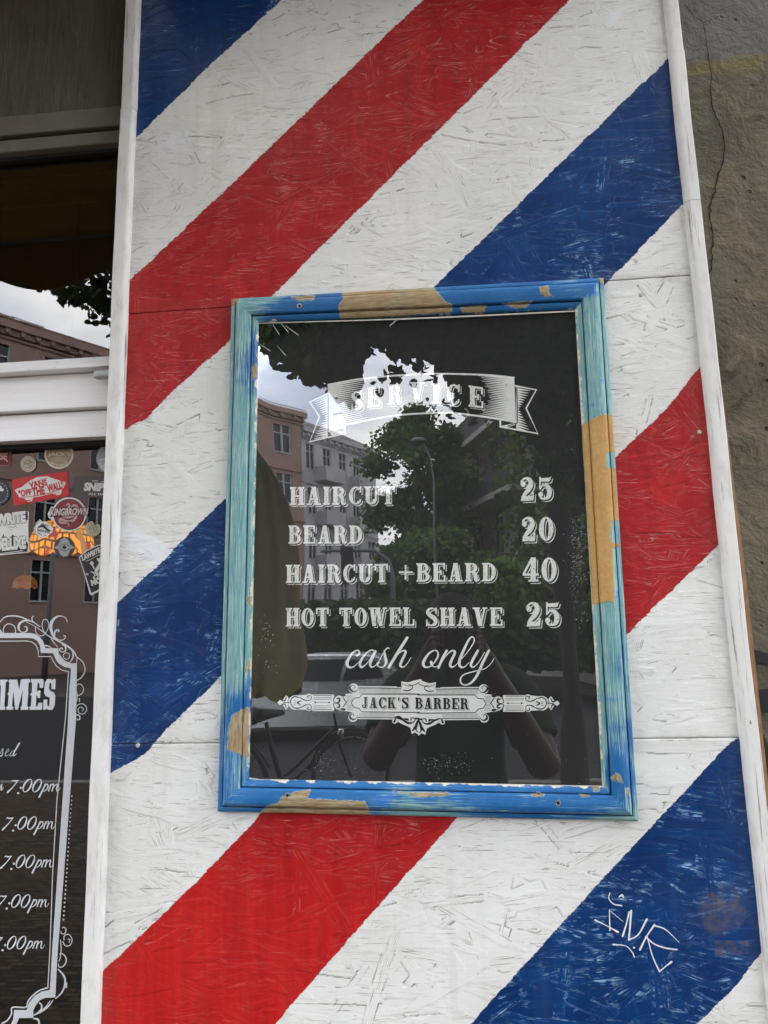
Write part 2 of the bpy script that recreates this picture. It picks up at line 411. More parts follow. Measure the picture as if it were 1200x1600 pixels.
def osb(nx, nz, res, seed):
    """chipboard relief: strands laid over each other; returns height, strand coordinates, gap and rough masks"""
    g = np.random.default_rng(seed)
    H = np.zeros((nz, nx), np.float32); U = np.zeros_like(H); V = np.zeros_like(H); I = np.zeros_like(H); E = np.zeros_like(H)
    nfl = int(nx*nz*res*res/.0016*3.2)
    for k in range(nfl):
        cx, cz = g.uniform(-.03, nx*res+.03), g.uniform(-.03, nz*res+.03)
        a = g.normal(0, .30) if g.random() < .80 else g.uniform(-PI/2, PI/2)
        l = g.uniform(.045, .15); w_ = g.uniform(.007, .024) * (1 if g.random() < .8 else .5)
        c, s = math.cos(a), math.sin(a)
        ex = abs(c)*l/2+abs(s)*w_/2; ez = abs(s)*l/2+abs(c)*w_/2
        i0, i1 = max(0, int((cx-ex)/res)), min(nx, int((cx+ex)/res)+2)
        j0, j1 = max(0, int((cz-ez)/res)), min(nz, int((cz+ez)/res)+2)
        if i1 <= i0 or j1 <= j0: continue
        X, Z = np.meshgrid(np.arange(i0, i1)*res-cx, np.arange(j0, j1)*res-cz)
        u = X*c+Z*s; v = -X*s+Z*c
        ph, fr, am = g.uniform(0, 6.3), g.uniform(300, 1100), g.uniform(.001, .007)
        bow = g.normal(0, .6)*u*u
        tap = 1-.35*g.random()*np.abs(u/l*2)**2
        ju = l/2-am*np.abs(np.sin(v*fr+ph))-am*.5*np.abs(np.sin(v*fr*2.7+ph*2))
        m = (np.abs(v-bow) < w_/2*tap) & (np.abs(u) < ju)
        base = g.random()*.00056
        h = base+g.normal(0, .0085)*v+g.normal(0, .0012)*u
        sl = (slice(j0, j1), slice(i0, i1))
        H[sl][m] = h[m]; U[sl][m] = (u+g.uniform(0, 9))[m]; V[sl][m] = (v+g.uniform(0, 9))[m]; I[sl][m] = g.random()
        E[sl][m] = ((w_/2*tap-np.abs(v-bow)) < (ju-np.abs(u))*.5)[m]*(g.random() < .55)
    dx = np.zeros_like(H); dz = np.zeros_like(H)
    dx[:, :-1] = np.abs(H[:, 1:]-H[:, :-1])*(I[:, 1:] != I[:, :-1]); dz[:-1] = np.abs(H[1:]-H[:-1])*(I[1:] != I[:-1])
    D = np.maximum(dx, dz)
    top_ = E.copy()
    up = np.zeros_like(E); up[:-1] = np.where(H[1:] > H[:-1], E[1:], E[:-1]); sd2 = np.zeros_like(E); sd2[:, :-1] = np.where(H[:, 1:] > H[:, :-1], E[:, 1:], E[:, :-1])
    gap = np.clip((D-.00026)/.00022, 0, 1)*np.where(dz >= dx, up, sd2)
    Hs = H.copy()
    Hs[1:-1, 1:-1] = .4*H[1:-1, 1:-1]+.15*(H[2:, 1:-1]+H[:-2, 1:-1]+H[1:-1, 2:]+H[1:-1, :-2])
    Hs -= gap*.0004
    return Hs, U, V, I, gap, E

def board_material():
    t = N('painted chipboard'); o = t.obj()
    gr = t.attr('strand', 'Vector'); gx = t.sep(gr)
    gc = t.comb(t.math('MULTIPLY', gx[0], 22), t.math('MULTIPLY', gx[1], 420), t.math('MULTIPLY', gx[2], 37))
    fib = t.noise(gc, 1, 4, .6)                                   # wood fibre running along each strand
    gc2 = t.comb(t.math('MULTIPLY', gx[0], 30), t.math('MULTIPLY', gx[1], 900), t.math('MULTIPLY', gx[2], 91))
    fib2 = t.noise(gc2, 1, 2)
    blot = t.noise(o, 7, 5, .6); blot2 = t.noise(o, 17, 4); fine = t.noise(o, 260, 3)
    brush = t.noise(t.map(o, (30, 30, 240), (0, R(38), 0)), 1, 3)
    gap = t.attr('gap'); rough_ = t.rng(gx[2], .42, .50)          # about a third of the strands lie rough
    wob = t.math('ADD', t.math('MULTIPLY', t.math('SUBTRACT', t.noise(o, 120, 4, .7), .5), 7), t.math('MULTIPLY', t.math('SUBTRACT', fib, .5), 5))
    wob = t.math('ADD', wob, t.math('MULTIPLY', t.math('SUBTRACT', t.noise(o, 22, 2), .5), 6))
    red = t.rng(t.math('ADD', t.attr('red'), wob), -.35, .35); blu = t.rng(t.math('ADD', t.attr('blue'), wob), -.35, .35)
    # white coat: off-white, thin places, fresh patches, dirt in the gaps and along raised fibres
    white = t.mix(t.rng(blot, .35, .65), (.75, .75, .715), (.83, .83, .80))
    white = t.mix(t.rng(t.noise(o, 5.5, 4, .5, .4), .66, .70, 0, .8), white, (.84, .86, .90))
    hair = t.math('MAXIMUM', t.rng(t.noise(t.map(o, (16, 1, 430), (0, R(9), 0)), 1, 3, .6, .5), .640, .675), t.rng(t.noise(t.map(o, (22, 1, 520), (0, R(-21), 0), (3, 0, 5)), 1, 3, .6, .5), .650, .685))
    hair = t.math('MULTIPLY', hair, t.rng(t.noise(o, 6.5, 5, .65), .44, .60))
    white = t.mix(t.math('MULTIPLY', hair, .8), white, (.17, .145, .11))
    dirt = t.math('MULTIPLY', t.rng(fib2, .60, .66), t.math('MULTIPLY', rough_, t.rng(t.noise(o, 9, 4, .65), .40, .52)))
    white = t.mix(t.math('MULTIPLY', dirt, .75), white, (.21, .18, .14))
    g2 = t.math('MULTIPLY', gap, t.rng(t.noise(o, 40, 3), .38, .58))
    white = t.mix(t.math('MULTIPLY', g2, .85), white, (.075, .065, .05))
    # red coat with pale scraped fibres
    redc = t.mix(t.rng(t.math('ADD', t.math('MULTIPLY', blot, .88), t.math('MULTIPLY', gx[2], .12)), .34, .66), (.35, .009, .013), (.46, .015, .018))
    redc = t.mix(t.rng(t.noise(o, 14, 3, .6, 1.0), .60, .72, 0, .6), redc, (.60, .03, .022))
    dg_ = t.noise(t.map(o, (60, 1, 5), (0, R(-43), 0)), 1, 4, .6)          # roller and brush marks along the stripe
    redc = t.mix(t.rng(dg_, .40, .66, 0, .55), redc, (.27, .008, .012))
    scr = t.math('MULTIPLY', t.rng(fib2, .57, .64), t.rng(t.noise(o, 15, 5, .65), .43, .56))
    redc = t.mix(t.math('MULTIPLY', scr, .46), redc, (.70, .30, .27))
    redc = t.mix(t.math('MULTIPLY', gap, t.rng(t.noise(o, 55, 2), .42, .6, 0, .75)), redc, t.mix(t.rng(t.noise(o, 23, 2), .45, .6), (.10, .004, .006), (.70, .45, .40)))
    # blue coat with light blue scuffs
    bluc = t.mix(t.rng(t.math('ADD', t.math('MULTIPLY', blot, .85), t.math('MULTIPLY', gx[2], .15)), .32, .68), (.0025, .026, .118), (.003, .052, .20))
    low = t.rng(t.sep(o)[2], 1.0, 2.5, .085, -.03)                 # the lower end is knocked about more
    scb = t.math('MULTIPLY', t.rng(fib, .50, .60), t.math('MULTIPLY', t.rng(t.math('ADD', t.math('ADD', t.noise(o, 10, 5, .62), low), t.math('MULTIPLY', gx[2], .16)), .63, .72), t.rng(t.noise(t.map(o, (1, 1, 2.4)), 60, 3, .6), .47, .56)))
    scb = t.math('MAXIMUM', scb, t.math('MULTIPLY', t.rng(fib2, .62, .68), t.math('MULTIPLY', t.rng(t.noise(o, 16, 4), .50, .62), .6)))
    bluc = t.mix(t.math('MULTIPLY', scb, .88), bluc, (.30, .52, .78))
    bluc = t.mix(t.math('MULTIPLY', gap, t.rng(t.noise(o, 33, 2), .5, .62, 0, .55)), bluc, (.16, .34, .60))
    stn = t.math('MULTIPLY', t.attr('stain'), t.rng(t.noise(o, 60, 4), .35, .6))
    bluc = t.mix(t.math('MULTIPLY', stn, .75), bluc, (.13, .11, .12))
    redc = t.mix(t.math('MULTIPLY', t.rng(t.noise(t.map(o, (20, 1, 480), (0, R(14), 0)), 1, 3, .6, .6), .66, .69), t.rng(t.noise(o, 8, 4), .46, .6, 0, .8)), redc, (.72, .36, .33))
    bluc = t.mix(t.rng(dg_, .42, .66, 0, .5), bluc, (.002, .022, .10))
    ox, oz = t.sep(o)[0], t.sep(o)[2]
    redc = t.mix(t.math('MULTIPLY', t.rng(t.math('ADD', oz, t.math('MULTIPLY', t.noise(o, 4, 4), .5)), 1.62, 1.48), .75), redc, t.mix(t.rng(dg_, .38, .62), (.60, .018, .014), (.47, .012, .012)))   # stronger red towards the bottom
    c = t.mix(red, white, redc); c = t.mix(blu, c, bluc)
    # grime: along the strips and sheet joints, in runs and patches
    ed = t.math('MAXIMUM', t.rng(ox, XL+.035, XL), t.rng(ox, XR-.035, XR))
    for zj in (Z1, Z2): ed = t.math('MAXIMUM', ed, t.rng(t.math('ABSOLUTE', t.math('SUBTRACT', oz, zj)), .022, 0, 0, .8))
    runs = t.math('MULTIPLY', t.rng(t.noise(t.map(o, (34, 1, 1.6)), 1, 4, .6), .50, .72), t.rng(t.noise(o, 3, 4), .45, .62))
    gm_ = t.math('MAXIMUM', t.math('MULTIPLY', ed, t.rng(t.noise(o, 24, 5, .65), .34, .60)), t.math('MAXIMUM', t.math('MULTIPLY', runs, .55), t.rng(t.noise(o, 4.5, 6, .7), .55, .75, 0, .5)))
    c = t.mix(t.math('MULTIPLY', gm_, t.rng(t.math('MAXIMUM', red, blu), 0, 1, .32, .10)), c, (.27, .24, .19))
    hgt = t.math('ADD', t.math('MULTIPLY', fib, .7), t.math('ADD', t.math('MULTIPLY', fib2, .25), t.math('MULTIPLY', brush, .5)))
    b = t.bump(hgt, .8, .0006, t.bump(fine, .25, .0003))
    col_ = t.math('MAXIMUM', red, blu)
    return t.fin(c, t.rng(t.math('ADD', blot, t.math('MULTIPLY', col_, -.25)), .1, .8, .38, .62), b, .22)
MB_board = board_material()

RES = .00125
def make_board(z0, z1, seed):
    nx = int((XR-XL+.016)/RES)+1; nz = int((z1-z0)/RES)+1
    H, U, V, I, gap, E = osb(nx, nz, RES, seed)
    xs = np.linspace(XL-.008, XR+.008, nx); zs = np.linspace(z0+.00035, z1-.00035, nz)
    X, Z = np.meshgrid(xs, zs)
    edge = np.minimum(Z-z0, z1-Z); Y = -H-.0006+np.clip(1-edge/.0024, 0, 1)**2*.0013+np.sin(X*5+seed)*.0006
    co = np.stack([X, Y, Z], -1).reshape(-1, 3)
    px, py = proj_np(co)
    me = bpy.data.meshes.new('chipboard_sheet')
    idx = np.arange(nx*nz).reshape(nz, nx)
    q = np.stack([idx[:-1, :-1], idx[:-1, 1:], idx[1:, 1:], idx[1:, :-1]], -1).reshape(-1, 4)
    # side walls so the sheet has thickness
    rim = np.concatenate([idx[0, :], idx[1:, -1], idx[-1, -2::-1], idx[-2:0:-1, 0]])
    back = co[rim].copy(); back[:, 1] = .014; nb = len(rim); bi = np.arange(nb)+nx*nz
    q2 = np.stack([rim, bi, np.roll(bi, -1), np.roll(rim, -1)], -1)
    allv = np.concatenate([co, back]); allq = np.concatenate([q, q2]).astype(np.int32)
    me.vertices.add(len(allv)); me.vertices.foreach_set('co', allv.astype(np.float32).ravel())
    me.loops.add(allq.size); me.loops.foreach_set('vertex_index', allq.ravel())
    me.polygons.add(len(allq)); me.polygons.foreach_set('loop_start', np.arange(0, allq.size, 4, dtype=np.int32))
    me.polygons.foreach_set('use_smooth', np.concatenate([np.ones(len(q), bool), np.zeros(nb, bool)]))
    me.update(calc_edges=True)
    def at(name, v, fill):
        a = me.attributes.new(name, 'FLOAT', 'POINT'); a.data.foreach_set('value', np.concatenate([v.ravel(), np.full(nb, fill)]).astype(np.float32))
    sdm = lambda L_: np.max([np.minimum(py-pl(px, u), pl(px, l)-py)*.72 for u, l in L_], 0)
    at('red', sdm(RED), -99); at('blue', sdm(BLU), -99); at('gap', gap, 1)
    st = np.maximum(np.clip(4*(1.1-np.hypot((px-1128)/36, (py-1422)/40)), 0, 1), ((np.abs(px-1143) < 27) & (np.abs(py-1481) < 11)).astype(float))
    at('stain', st, 0)
    a = me.attributes.new('strand', 'FLOAT_VECTOR', 'POINT')
    vv = np.stack([U, V, I], -1).reshape(-1, 3); a.data.foreach_set('vector', np.concatenate([vv, np.zeros((nb, 3))]).astype(np.float32).ravel())
    o = link('chipboard_sheet', me, MB_board, cladding)
    return o
SH = .675
for z0, z1, sd_ in ((Z1, Z1+SH, 3), (Z2, Z1, 11), (Z2-SH, Z2, 23)): make_board(z0, z1, sd_)
ZB, ZT = Z2-SH, Z1+SH

def trim_mat(name, crack):
    t = N(name); o = t.obj()
    long_ = t.noise(t.map(o, (260, 260, 7)), 1, 5, .65); fine = t.noise(o, 90, 4); blot = t.noise(o, 9, 4)
    c = t.mix(t.rng(blot, .35, .65), (.74, .735, .705), (.82, .815, .79))
    ck = t.math('MULTIPLY', t.rng(long_, .60, .66), t.rng(t.noise(t.map(o, (20, 20, 4)), 1, 3), .60-crack, .70-crack))
    c = t.mix(t.math('MULTIPLY', ck, .8), c, (.20, .17, .14))
    chip = t.rng(t.noise(t.map(o, (1, 1, .45)), 70, 3), .74, .76)
    c = t.mix(t.math('MULTIPLY', chip, t.rng(t.noise(o, 13, 2), .5, .6)), c, (.22, .15, .10))
    c = t.mix(t.math('MULTIPLY', t.rng(t.noise(t.map(o, (3, 3, 1)), 16, 6, .7), .50, .72), .40), c, (.34, .31, .26))
    h = t.math('SUBTRACT', t.math('ADD', t.math('MULTIPLY', fine, .25), t.math('MULTIPLY', long_, .35)), t.math('MULTIPLY', ck, .8))
    return t.fin(c, .48, t.bump(h, .6, .0009), .4)
TW = trim_mat('white trim paint', .17); TWR = trim_mat('flaking white trim paint', .29)
def trim(x0, x1, z0, z1, rnd, m, back=.02, dy=0):
    """moulded strip: flat face, one rounded edge (rnd: -1 on the left, 1 on the right)"""
    w_ = x1-x0; prof = []
    yF, yB = -.012+dy, back
    r_ = .009
    arc = [(x1-r_+r_*math.sin(a), yF+r_-r_*math.cos(a)) for a in np.linspace(0, PI/2, 6)]
    prof = [(x0, yB), (x0, yF+.0012), (x0+.0012, yF)]+arc+[(x1, yB)]
    if rnd < 0: prof = [(x0+x1-a, b) for a, b in prof][::-1]
    nz = max(2, int((z1-z0)/.03)); V = []; Fc = []; k = len(prof)
    for i in range(nz+1):
        z = z0+(z1-z0)*i/nz; wv = .0005*math.sin(z*9+x0*40)+.0003*math.sin(z*31)
        V += [(a+wv, b+.0004*math.sin(z*13), z) for a, b in prof]
    for i in range(nz): Fc += [(i*k+j, i*k+(j+1) % k, (i+1)*k+(j+1) % k, (i+1)*k+j) for j in range(k)]
    Fc += [tuple(range(k)), tuple(range(nz*k, nz*k+k))[::-1]]
    b = MB(); b.add(V, Fc); return b.build('trim_strip', m, cladding, smooth=35)
zl = P(186, 170, -.011).z; zr1 = P(1072, 78, -.011).z; zr2 = P(1094, 312, -.011).z
trim(XLO, XL+.0005, ZB, zl-.0006, 1, TW); trim(XLO+.0005, XL+.001, zl+.0006, ZT, 1, TW, dy=.0012)
trim(XR-.0005, XRO, ZB, zr2-.0004, -1, TWR); trim(XR-.0005, XRO, zr2+.0004, zr1-.0006, -1, TWR); trim(XR, XRO-.0006, zr1+.0006, ZT, -1, TW, dy=.001)
# bare wooden edge showing outside the right strip low down
b = MB(); yb = -.004
eL = [P(1102, 370, yb), P(1160, 900, yb), P(1196, 1230, yb)]; eR = [P(1103, 370, yb), P(1165.5, 900, yb), P(1201, 1230, yb), P(1206, 1285, yb)]
b.prism([(XRO-.008, yb, ZB), (eR[3].x+.0012, yb, ZB), (eR[2].x, yb, eR[2].z), (eR[1].x, yb, eR[1].z), (XRO-.0005, yb, eR[0].z), (XRO-.008, yb, eR[0].z)], (0, .03, 0))
b.build('backing_edge', plain('bare brown wood edge', (.30, .165, .085), .7, .25, 60), cladding)
# battens behind, closing the side of the panel
b = MB(); b.box((XLO+.002, .0145, ZB), (XL+.03, .10, ZT)); b.box((XR-.03, .0145, ZB), (XRO-.009, .10, ZT)); b.build('batten', plain('grey batten wood', (.22, .19, .15), .8), cladding)
# nail heads and the white pen scrawl
nm = plain('painted nail head', (.50, .49, .46), .5)
for q in ((994, 408), (1002, 460), (1093, 675), (215, 1165), (1105, 430)):
    c = P(*q, -.0018); b = MB(); b.lathe([(.0001, -.0006), (.0026, -.0004), (.0032, .0003), (.0033, .002)], c, 'Y', 12); b.build('nail_head', nm, cladding, smooth=40)
f = Flat(-.0022); z = lambda x, y: (900+x/4, 1350+y/4)
for pts, w_ in (([(118, 350), (190, 385), (262, 425)], [2.6, 1.4, 3.2]), ([(208, 285), (212, 415)], [1.2, 2.2]), ([(210, 290), (295, 360)], [1, .6]),
                ([(292, 450), (315, 375), (332, 300)], [3.4, 2.2, 2.6]), ([(345, 292), (338, 390), (330, 470)], [3.2, 2.6, 3]), ([(330, 475), (390, 440), (443, 345)], [2.6, 2.2, 3.2]),
                ([(400, 535), (440, 455), (490, 380)], [3.4, 2.4, 3]), ([(490, 385), (560, 410), (645, 490)], [2.4, 1.6, .7]), ([(435, 455), (490, 500), (560, 525), (632, 535)], [2.6, 2.2, 2.4, 2]),
                ([(445, 455), (480, 580), (522, 672)], [1.6, 1.8, 2.4]), ([(522, 672), (560, 640), (596, 612)], [2.4, 1.6, 3.4]), ([(212, 180), (205, 215), (235, 250), (285, 260)], [1.4, 1.4, 1.8, 2]),
                ([(232, 503), (310, 512), (350, 550), (365, 582)], [2.6, 1.2, 1.6, 1.8]), ([(362, 522), (364, 524)], [3, 3]), ([(270, 205), (288, 195), (300, 215)], [2, 3.4, .8])):
    f.stroke([z(*p) for p in pts], w_, 6)
f.build('scrawl', plain('white marker', (.75, .76, .80), .4, .05), cladding)
# ------------------------------------------------------------------ picture frame: four mitred mouldings, distressed blue paint
frame = empty('picture_frame', P(668, 880, 0), 'weathered blue and teal picture frame with brown bare patches screwed to the striped panel', 'frame')
OUT = [(362, 467), (943, 434), (997.5, 1283), (340, 1268)]        # TL TR BR BL on the panel, picture pixels
INN = [(404, 503), (899, 482.5), (942, 1229), (388, 1218)]
O3 = [P(*p, -.010) for p in OUT]; I3 = [P(*p, -.014) for p in INN]
# moulding section: fraction across (outer to inner), distance in front of the panel
PROF = [(0, .000), (0, .010), (.03, .0125), (.10, .0138), (.155, .0140), (.175, .0118), (.20, .0160), (.24, .0205), (.30, .0222), (.40, .0230), (.52, .0228), (.64, .0218), (.74, .0208), (.765, .0190), (.785, .0145), (.81, .0168), (.86, .0166), (.93, .0155), (.97, .0140), (1.0, .0125), (1.0, .0070)]
PEEL = {  # bare patches, picture pixels
 'wood': [[(533, 500), (528, 478), (536, 470), (533, 440), (700, 430), (712, 443), (676, 448), (694, 470), (706, 476), (705, 488)], [(718, 481), (760, 477), (757, 487), (722, 489)], [(785, 474), (832, 470), (822, 480), (806, 482)],
          [(842, 449), (858, 446), (856, 457), (866, 464), (852, 463), (845, 458)], [(362, 466), (376, 464), (368, 478), (361, 479)], [(936, 434), (946, 432), (945, 441), (938, 444)],
          [(455, 464), (492, 461), (490, 469), (466, 470)], [(392, 577), (399, 568), (403, 572), (402, 590), (395, 591)], [(386, 935), (391, 930), (393, 950), (388, 946)], [(383, 1045), (391, 1028), (391, 1040), (385, 1056)],
          [(378, 1108), (389, 1105), (388, 1185), (374, 1178), (356, 1170), (357, 1140), (363, 1118)], [(405, 1272), (420, 1258), (436, 1254), (440, 1246), (466, 1236), (485, 1234), (480, 1248), (570, 1252), (580, 1275), (575, 1278)],
          [(612, 1236), (650, 1239), (700, 1238), (705, 1242), (660, 1246)], [(829, 1240), (851, 1241), (848, 1245), (832, 1244)], [(905, 1241), (922, 1242), (918, 1245), (908, 1244)], [(924, 1228), (936, 1227), (936, 1236), (928, 1237)], [(953, 1217), (962, 1208), (968, 1210), (974, 1224), (962, 1219)], [(978, 1232), (982, 1231), (984, 1243), (980, 1244)]],
 'card': [[(909, 664), (925, 655), (942, 647), (957, 648), (963, 705), (946, 708), (949, 731), (961, 731), (967, 812), (955, 815), (953, 838), (957, 848), (969, 850), (969, 853), (957, 856), (960, 943), (953, 939), (926, 945)]],
}
def in_poly_sd(px, py, poly):
    q = np.array(poly, float); d = np.full(px.shape, 1e9); ins = np.zeros(px.shape, bool); n = len(q)
    for i in range(n):
        a, b_ = q[i], q[(i+1) % n]; e = b_-a; wx, wy = px-a[0], py-a[1]
        t = np.clip((wx*e[0]+wy*e[1])/max(1e-9, e@e), 0, 1); d = np.minimum(d, np.hypot(wx-e[0]*t, wy-e[1]*t))
        cr = ((a[1] > py) != (b_[1] > py)); 
        with np.errstate(divide='ignore', invalid='ignore'): xi = (b_[0]-a[0])*(py-a[1])/(b_[1]-a[1])+a[0]
        ins ^= cr & (px < xi)
    return np.where(ins, d, -d)
def frame_material():
    t = N('distressed blue frame paint')
    uu = t.attr('along'); vv = t.attr('across'); rl = t.attr('rail'); teal = t.attr('teal')
    st = t.comb(t.math('MULTIPLY', uu, 16), t.math('MULTIPLY', vv, 900), t.math('MULTIPLY', rl, 7.3))
    streak = t.noise(st, 1, 5, .65, .6); st2 = t.noise(t.comb(t.math('MULTIPLY', uu, 40), t.math('MULTIPLY', vv, 2200), rl), 1, 4, .6)
    o = t.obj(); blot = t.noise(o, 11, 4); fine = t.noise(o, 170, 4)
    blue = t.mix(t.rng(t.math('ADD', t.math('MULTIPLY', blot, .5), t.math('MULTIPLY', streak, .5)), .38, .62), (.008, .10, .30), (.018, .18, .46))
    tea = t.mix(t.rng(st2, .35, .65), (.07, .24, .29), (.22, .44, .42)); tea = t.mix(t.rng(streak, .52, .64, 0, .9), tea, (.52, .66, .58))
    k = t.math('ADD', teal, t.math('MULTIPLY', t.math('SUBTRACT', t.math('ADD', t.math('MULTIPLY', streak, .6), t.math('MULTIPLY', blot, .7)), .65), 2.6))
    c = t.mix(t.rng(k, .36, .60), blue, tea)
    c = t.mix(t.math('MULTIPLY', t.rng(st2, .62, .70), .5), c, (.55, .70, .72))
    c = t.mix(t.math('MULTIPLY', t.rng(t.noise(t.map(o, (1, 1, 1)), 28, 4, .7), .62, .68), t.rng(blot, .5, .6)), c, (.02, .16, .60))
    grim = t.math('MAXIMUM', t.rng(t.math('ABSOLUTE', t.math('SUBTRACT', vv, .0077)), .0011, .0003), t.rng(t.math('ABSOLUTE', t.math('SUBTRACT', vv, .0345)), .0010, .0003))
    c = t.mix(t.math('MULTIPLY', grim, t.rng(st2, .3, .6, .45, .85)), c, (.012, .035, .06))
    lip = t.math('ADD', t.attr('lip'), t.math('MULTIPLY', t.math('SUBTRACT', t.noise(o, 55, 4), .5), 1.8))
    c = t.mix(t.rng(lip, .45, .55), c, t.mix(t.rng(fine, .3, .7), (.62, .56, .44), (.78, .75, .66)))
    j = t.math('ADD', t.math('MULTIPLY', t.math('SUBTRACT', fine, .5), 1.6), t.math('MULTIPLY', t.math('SUBTRACT', t.noise(o, 60, 3), .5), 2.2))
    w_ = t.math('ADD', t.attr('wood'), j); cd_ = t.math('ADD', t.attr('card'), t.math('MULTIPLY', j, .4))
    edge = t.math('MULTIPLY', t.rng(w_, -1.6, -.3), t.rng(fine, .4, .55)); c = t.mix(t.math('MULTIPLY', edge, .5), c, (.72, .76, .74))
    grain = t.noise(t.comb(t.math('MULTIPLY', uu, 45), t.math('MULTIPLY', vv, 420), rl), 1, 3, .5, .8)
    wood = t.mix(t.rng(grain, .36, .64), (.24, .185, .11), (.45, .37, .22)); wood = t.mix(t.rng(t.noise(o, 19, 2), .45, .6, 0, .35), wood, (.40, .23, .08))
    card = t.mix(t.rng(t.noise(o, 190, 3), .3, .7), (.47, .275, .09), (.57, .345, .125)); card = t.mix(t.rng(t.noise(o, 15, 3), .55, .75, 0, .5), card, (.40, .22, .07))
    W = t.rng(w_, -.35, .35); K = t.rng(cd_, -.3, .3)
    c = t.mix(W, c, wood); c = t.mix(K, c, card)
    bare = t.math('MAXIMUM', W, K)
    h = t.math('ADD', t.math('MULTIPLY', streak, .35), t.math('ADD', t.math('MULTIPLY', st2, .25), t.math('MULTIPLY', bare, -1.2)))
    h = t.math('ADD', h, t.math('MULTIPLY', fine, .12))
    return t.fin(c, t.rng(bare, 0, 1, .40, .75), t.bump(h, .8, .0008), .45)
FM = frame_material()
TEAL = [  # rail: list of (position along the rail 0..1, teal share) for outer and inner half
 ([(0, .75), (.10, .75), (.14, .5), (.2, .15), (.3, .2), (.55, .1), (1, .15)], [(0, .5), (.12, .1), (.6, 0), (1, .05)]),            # top, from the left
 ([(0, .1), (.06, .85), (.2, .8), (.3, .75), (.45, .5), (.6, .4), (.75, .6), (.9, .35), (.95, .1), (1, .9)], [(0, .0), (.04, .55), (.12, .9), (.25, .8), (.55, .5), (.7, .65), (.88, .5), (.93, .0), (1, .0)]),  # right, from the top
 ([(0, .85), (.06, .6), (.12, .45), (.4, .35), (.55, .7), (.65, .2), (1, .0)], [(0, .05), (.1, .05), (.4, .25), (.6, .1), (1, .0)]),  # bottom, from the right
 ([(0, 0), (.13, .0), (.17, .55), (.3, .75), (.5, .9), (.8, .9), (1, .85)], [(0, 0), (.1, .0), (.22, .2), (.3, .75), (.55, .8), (.7, .75), (.85, .35), (.95, .35), (1, .5)]),         # left, from the bottom
]
for r_ in range(4):
    a0, a1, b0, b1 = O3[r_], O3[(r_+1) % 4], I3[r_], I3[(r_+1) % 4]
    ln = (a1-a0).length; nu = int(ln/.002); 
    vs_ = []
    for i in range(len(PROF)-1):
        st_ = 1 if (PROF[i][0] == PROF[i+1][0]) else max(1, int((PROF[i+1][0]-PROF[i][0])*42/1.6))
        vs_ += [(PROF[i][0]+(PROF[i+1][0]-PROF[i][0])*j/st_, PROF[i][1]+(PROF[i+1][1]-PROF[i][1])*j/st_) for j in range(st_)]
    vs_.append(PROF[-1]); nv = len(vs_)
    u = np.linspace(0, 1, nu+1)[:, None]; v = np.array([q[0] for q in vs_])[None]; h = np.array([q[1] for q in vs_])[None]
    A0, A1, B0, B1 = [np.array(q)[None, None] for q in (a0, a1, b0, b1)]
    o_ = A0*(1-u[..., None])+A1*u[..., None]; i_ = B0*(1-u[..., None])+B1*u[..., None]
    co = o_*(1-v[..., None])+i_*v[..., None]
    co[..., 1] = -h-.00025*np.sin(u*19+r_)-.0002*np.sin(u*53+v*4)
    co[0, :, :2] += 0; co = co.reshape(-1, 3)
    px, py = proj_np(co)
    idx = np.arange((nu+1)*nv).reshape(nu+1, nv); q = np.stack([idx[:-1, :-1], idx[1:, :-1], idx[1:, 1:], idx[:-1, 1:]], -1).reshape(-1, 4)
    me = bpy.data.meshes.new('moulding'); me.from_pydata(co.tolist(), [], q.tolist())
    def at(nm_, val): me.attributes.new(nm_, 'FLOAT', 'POINT').data.foreach_set('value', np.broadcast_to(val, (nu+1, nv)).astype(np.float32).ravel())
    at('along', u*ln); at('across', v*.044); at('rail', float(r_)); U = np.broadcast_to(u, (nu+1, nv)); V = np.broadcast_to(v, (nu+1, nv))
    to = np.interp(U, *zip(*TEAL[r_][0])); ti = np.interp(U, *zip(*TEAL[r_][1])); at('teal', to*(1-V)+ti*V+(np.clip((V-.80)*6, 0, 1)*.9+.12 if r_ == 1 else 0)+(.10 if r_ == 3 else 0))
    li = {0: .35, 1: .52, 2: .55, 3: .40}[r_]; at('lip', (V-.90)/.1*.5*(li/.5)+.1)
    pk = np.clip(np.max([in_poly_sd(px, py, q_) for q_ in PEEL['wood']], 0), -20, 20); kk = np.clip(np.max([in_poly_sd(px, py, q_) for q_ in PEEL['card']], 0), -20, 20)
    at('wood', pk.reshape(nu+1, nv)); at('card', kk.reshape(nu+1, nv))
    o = link('moulding', me, FM, frame); me.polygons.foreach_set('use_smooth', [True]*len(me.polygons)); me.set_sharp_from_angle(angle=R(50))
b = MB(); c4 = [P(*p, -.004) for p in OUT]; 
# screws
sm = plain('zinc screw', (.42, .42, .40), .35, .2, 200, .9); dk = plain('screw recess', (.02, .02, .02), .8)
for q, d in (((468, 478), .0225), ((849, 454.5), .021), ((449, 1243), .0222), ((872, 1255), .0222), ((841, 1242), .0185)):
    c = P(*q, -d); b = MB(); b.lathe([(.0001, .0004), (.0014, .0003), (.0030, -.0006), (.0040, -.0004), (.0043, .0006), (.0043, .003)], c, 'Y', 16)
    s_ = b.build('screw', sm, frame, smooth=40)
    b = MB()
    for a in (R(20), R(110)): b.box((c.x-.0024, c.y-.0009, c.z-.00055), (c.x+.0024, c.y+.0002, c.z+.00055), rot=Matrix.Rotation(a, 3, 'Y'))
    b.build('recess', dk, s_)
